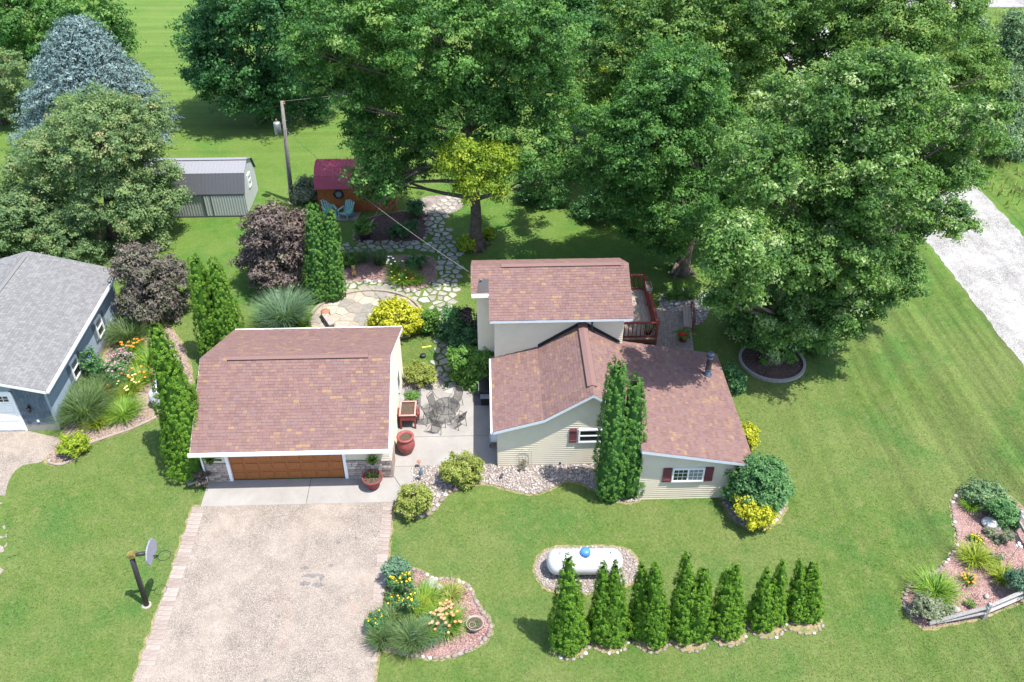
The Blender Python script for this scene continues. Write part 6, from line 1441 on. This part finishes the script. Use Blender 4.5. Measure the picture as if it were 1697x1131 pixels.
# kettle planter in upper bed, terracotta pot on stone bench
c = G(605, 396); kt = thing('kettle_planter', 'dark iron kettle planter with red rim overflowing with green leaves', 'planter', c)
m = MB(); m.lathe([(.18, .08), (.36, .2), (.42, .42), (.38, .5), (.44, .54), (.40, .55), (.34, .46)], (0, 0, 0), 24); m.build('kettle', M['dark'], kt, True, rel=False)
m = MB(); m.tube([(.42*math.cos(a), .42*math.sin(a), .54) for a in np.linspace(0, 2*math.pi, 28)], .03, 6); m.build('rim', M['clay'], kt, rel=False)
K = rng.normal(size=(90, 3))*[.26, .26, .2]+[0, 0, .85]; foliage('leaves', kt, K+np.array(c), unit(K-[0, 0, .6]), np.full(90, .18), 20, .16, M['l_green'])
for k in range(3):
    m = MB(); m.tube([(.3*math.cos(k*2.1), .3*math.sin(k*2.1), .2), (.33*math.cos(k*2.1), .33*math.sin(k*2.1), 0)], .04, 6); m.build('leg', M['dark'], kt, rel=False)
c = G(546, 540); sbn = thing('stone_bench', 'pale stone slab bench at the left edge of the stone patio', 'bench', c, R(-62))
m = MB(); m.cbox((0, 0, .44), (1.15, .36, .09)); m.build('seat', M['edge'], sbn, bevel=.015, rel=False)
for s in (-1, 1): m = MB(); m.cbox((s*.38, 0, .2), (.12, .30, .40)); m.build('leg', M['edge'], sbn, bevel=.01, rel=False)
c = G(541, 528); tpt = thing('terracotta_jar', 'brown terracotta jar with wide lid beside the stone patio', 'pot', c)
m = MB(); m.lathe([(.16, 0), (.24, .15), (.26, .3), (.2, .42), (.17, .45)], (0, 0, 0), 20); m.build('jar', M['clay'], tpt, True, rel=False)
m = MB(); m.lathe([(.26, .44), (.26, .48), (.12, .53), (.04, .55)], (0, 0, 0), 20); m.build('lid', M['clay'], tpt, True, rel=False)

# ------------------------------------------------------------------ adirondack chairs
def adirondack(label, px, py, rz):
    c = G(px, py); t = thing('adirondack_chair', label, 'chair', (c.x, c.y, .03), rz, 'mint chairs in front of the garden shed')
    for i in range(5):
        m = MB(); x = -.24+i*.12; m.bar((x, .22, .25), (x*1.25, .62, 1.0-.05*abs(i-2)), .105, .025, up=(0, 1, 0)); m.build('back_slat', M['mint'], t, rel=False)
    for i in range(5):
        m = MB(); m.cbox((0, -.3+i*.12, .37-i*.03), (.56, .105, .025), 0, .5, R(-14)); m.build('seat_slat', M['mint'], t, rel=False)
    for s in (-1, 1):
        m = MB(); m.cbox((s*.36, -.02, .58), (.13, .72, .03)); m.build('arm_rest', M['mint'], t, rel=False)
        m = MB(); m.bar((s*.33, -.32, 0), (s*.33, -.32, .56), .09, .035); m.build('front_leg', M['mint'], t, rel=False)
        m = MB(); m.bar((s*.29, -.36, .36), (s*.29, .55, .04), .04, .12); m.build('side_rail', M['mint'], t, rel=False)
        m = MB(); m.bar((s*.34, .3, .2), (s*.36, .33, .57), .05, .05); m.build('rear_post', M['mint'], t, rel=False)
adirondack('mint green lounge chair left of the pair at the garden shed', 547, 358, R(25)); adirondack('mint green lounge chair right of the pair at the garden shed', 574, 361, R(-28))

# ------------------------------------------------------------------ split rail fences
def fence(label, posts_px, low=None):
    P = [G(*p) for p in posts_px]; f = thing('split_rail_fence', label, 'fence', P[0])
    for i, p in enumerate(P):
        if i == 0 and low: continue
        m = MB(); m.box((p.x-.07, p.y-.07, -.05), (p.x+.07, p.y+.07, .85)); m.cbox((p.x, p.y, .87), (.12, .12, .06)); m.build('post', M['greywood'], f, bevel=.015)
    for i, (p, q) in enumerate(zip(P[:-1], P[1:])):
        for z in (.38, .72):
            za = .06+z*.12 if (i == 0 and low) else z; m = MB(); d = (q-p).normalized()*.12
            mid = p.lerp(q, .5)+Vector((random.uniform(-.03, .03), 0, random.uniform(-.03, .03)))
            m.tube([Vector((p.x, p.y, za))-d*(0 if low and i == 0 else 1), Vector((mid.x, mid.y, (za+z)/2)), Vector((q.x, q.y, z))+d], [.06, .075, .06], 5, random.random()); m.build('rail', M['greywood'], f)
fence('weathered split rail fence dropping to the ground along the lower corner bed', [(1538, 1037), (1629, 1025), (1705, 992), (1790, 950)], True)
fence('weathered split rail fence at the right edge behind the corner bed', [(1682, 872), (1700, 905), (1735, 935)])

# ------------------------------------------------------------------ garden bench, deck planters, small decor
c = G(1138, 545); gbn = thing('garden_bench', 'long garden bench with red back on the brick patio', 'bench', c, R(-98))
for i in range(3): m = MB(); m.cbox((-.55, -.15+i*.15, .44), (2.0, .13, .035)); m.build('seat_board', M['deck'], gbn, rel=False)
for z in (.62, .78): m = MB(); m.cbox((-.55, .30+(z-.5)*.2, z), (2.0, .03, .13)); m.build('back_board', M['redwood'], gbn, rel=False)
for x in (-1.4, .3):
    for y in (-.15, .25): m = MB(); m.box((x-.035, y-.035, .02), (x+.035, y+.035, .86 if y > 0 else .42)); m.build('leg', M['redwood'], gbn, rel=False)
def rail_box(label, x, y, rz):
    t = thing('rail_planter', label, 'planter', (x, y, DT+.024), rz, 'grey planter boxes on the deck rail')
    m = MB(); m.cbox((0, 0, .11), (.62, .3, .2)); m.build('box', plain('grey_green_box', (.26, .28, .25), .8, .2), t, rel=False); m = MB(); m.cbox((0, 0, .215), (.55, .24, .03)); m.build('soil', M['dirt'], t, rel=False)
rail_box('grey planter box on the far deck rail', 6.75, yb, 0); rail_box('grey planter box on the right deck rail', dxr, yb-1.35, R(90))
c = G(1131, 566); c.z = .03; fpt = thing('flower_pot', 'red flowering pot at the end of the garden bench', 'pot', c)
m = MB(); m.lathe([(.17, 0), (.25, .32), (.27, .36), (.23, .35)], (0, 0, 0), 18); m.build('pot', M['potdark'], fpt, True, rel=False)
K = rng.normal(size=(60, 3))*[.15, .15, .09]+[0, 0, .48]; foliage('leaves', fpt, K+np.array(c), unit(K-[0, 0, .3]), np.full(60, .1), 18, .09, M['l_green'])
o = link('blossoms', rocks_mesh('blossoms', rng.normal(size=(45, 3))*[.15, .12, .05]+[-.02, -.1, .55], np.full(45, .05), M['f_red']), None, fpt); o['kind'] = 'stuff'
c = Vector((dxr-.35, yf+.35, DZ)); dpl = thing('deck_pot', 'dark pot with leafy plant in the front corner of the deck', 'pot', c)
m = MB(); m.lathe([(.13, 0), (.19, .26), (.21, .28), (.17, .27)], (0, 0, 0), 16); m.build('pot', M['dark'], dpl, True, rel=False)
K = rng.normal(size=(36, 3))*[.12, .12, .09]+[0, 0, .4]; foliage('leaves', dpl, K+np.array(c), unit(K-[0, 0, .3]), np.full(36, .1), 16, .1, M['l_grey'])
c = G(587, 456); st = thing('garden_statue', 'small tan animal statue sitting in the mulch island', 'statue', c)
m = MB(); m.lathe([(.14, 0), (.17, .06), (.15, .22), (.11, .34), (.08, .40), (.11, .46), (.12, .54), (.08, .62), (.02, .65)], (0, 0, 0), 14)
for s in (-1, 1): m.tube([(s*.07, -.08, .30), (s*.08, -.14, .12), (s*.08, -.18, .02)], [.05, .04, .05], 7); m.tube([(s*.08, 0, .58), (s*.11, 0, .70)], [.035, .012], 5)
m.tube([(0, -.08, .52), (0, -.17, .49)], [.05, .03], 7); m.build('body', plain('tan_resin', (.40, .27, .13), .8, .2, 0, .3, 9), st, True, rel=False)
# barbecue, hose reel, trellis, path light, bird figure, splash block
c = Vector((-.28, G(808, 664).y, .035)); bq = thing('barbecue', 'black barbecue grill under the left eave of the house', 'grill', c, R(-90))
m = MB(); m.box((-.45, -.25, .55), (.45, .25, .8)); m.build('firebox', M['dark'], bq, rel=False)
m = MB(); m.tube([(-.43, 0, .8), (.43, 0, .8)], .24, 14); m.build('lid', M['dark'], bq, rel=False)
m = MB(); m.tube([(-.3, -.3, .86), (.3, -.3, .86)], .018, 6); m.build('handle', M['steel'], bq, rel=False)
for s in (-1, 1): m = MB(); m.box((s*.62-.15, -.22, .74), (s*.62+.15, .22, .78)); m.build('side_shelf', M['steel'], bq, rel=False); m = MB(); m.box((s*.38-.03, -.2, 0), (s*.38+.03, .2, .55)); m.build('leg', M['dark'], bq, rel=False)
c = Vector((.12, G(818, 741).y+.12, .035)); hr = thing('hose_reel', 'white hose reel on the patio at the front left house corner', 'hose reel', c)
m = MB(); m.tube([(-.16, 0, .42), (.16, 0, .42)], .2, 16); m.build('drum', M['white'], hr, rel=False)
for s in (-1, 1): m = MB(); m.tube([(s*.17, 0, .42), (s*.20, 0, .42)], .27, 18); m.build('flange', M['tankwhite'], hr, rel=False); m = MB(); m.bar((s*.19, -.2, 0), (s*.19, 0, .42), .035); m.bar((s*.19, .2, 0), (s*.19, 0, .42), .035); m.build('leg', M['dark'], hr, rel=False)
c = V(870, 766, HF-.1); c.z = 0; tl = thing('garden_trellis', 'thin arched metal trellis against the front gable wall', 'trellis', c)
for k_ in range(5):
    x = -.28+k_*.14; hgt = 1.05-abs(k_-2)*.06; m = MB(); m.tube([(x, 0, 0), (x, 0, hgt-.1)], .007, 4); m.build('upright', M['steel'], tl, rel=False)
m = MB(); m.tube([(-.28, 0, .85)]+[(-.28*math.cos(a), 0, .85+.25*math.sin(a)) for a in np.linspace(.2, math.pi-.2, 10)]+[(.28, 0, .85)], .009, 4); m.build('arch', M['steel'], tl, rel=False)
shrub('dry_plant', 'dry brown twiggy plant at the foot of the trellis', (866, 776), [(866, 769, 9, 6)], 'l_plumgreen', 30, 14, .05, .07, None, cat='plant', base=.9)
c = G(697, 797); bf = thing('bird_figure', 'blue heron garden figure in the rock bed near the walk', 'garden ornament', c)
m = MB(); m.tube([(0, 0, .35), (.02, 0, .45), (.08, 0, .62), (.04, 0, .78), (.10, 0, .82), (.22, 0, .80)], [.06, .09, .07, .03, .035, .006], 8); m.tube([(0, 0, .45), (-.16, 0, .38)], [.07, .01], 6); m.build('body', plain('slate_blue_paint', (.13, .19, .25), .6, .3), bf, True, rel=False)
for s in (-1, 1): m = MB(); m.tube([(0, s*.03, .38), (0, s*.03, 0)], .012, 5); m.build('leg', M['dark'], bf, rel=False)
c = G(695, 775); pl = thing('path_light', 'small solar path light at the top of the rock bed', 'lamp', c)
m = MB(); m.tube([(0, 0, 0), (0, 0, .32)], .012, 6); m.build('stake', M['dark'], pl, rel=False); m = MB(); m.lathe([(.05, .30), (.06, .36), (.10, .37), (.09, .40), (.02, .43)], (0, 0, 0), 12); m.build('cap', M['clay'], pl, rel=False)
c = G(831, 795); dl_ = thing('garden_light', 'dark spotlight on a stake in the middle of the rock bed', 'lamp', c)
m = MB(); m.tube([(0, 0, 0), (0, 0, .22)], .012, 6); m.build('stake', M['dark'], dl_, rel=False); m = MB(); m.tube([(-.03, -.02, .22), (.08, .05, .30)], [.05, .065], 10); m.build('head', M['pipe'], dl_, rel=False)
c = G(322, 800); sb_ = thing('splash_block', 'tilted grey splash block under the left garage downspout', 'splash block', (c.x, c.y, .06), R(35))
m = MB(); m.cbox((0, 0, .02), (.62, .30, .05), 0, .5, 0, R(8)); m.build('base', M['greywood'], sb_, rel=False); m = MB(); m.cbox((0, .135, .06), (.62, .03, .06), 0, .5, 0, R(8)); m.cbox((0, -.135, .06), (.62, .03, .06), 0, .5, 0, R(8)); m.build('side_lip', M['edge'], sb_, rel=False)
shrub('barberry_plant', 'small dark barberry at the left garage corner', (336, 806), [(334, 792, 13, 11)], 'l_plum', 70, 18, .06, .09, None, cat='plant')
o = MB().cbox((0, 0, .03), (.5, .09, .04), .2).build('foam_toy', plain('yellow_foam', (.65, .52, .10), .7, .2)); o.location = G(707, 576); tag(o, 'yellow foam stick on the small lawn behind the garage', 'toy')
m = MB(); m.lathe([(.12, 0), (.16, .05), (.15, .16), (.09, .2)], (0, 0, 0), 10); o = m.build('black_bucket', M['dark']); o.location = G(701, 592); tag(o, 'small black bucket on the little lawn beside the path', 'bucket')
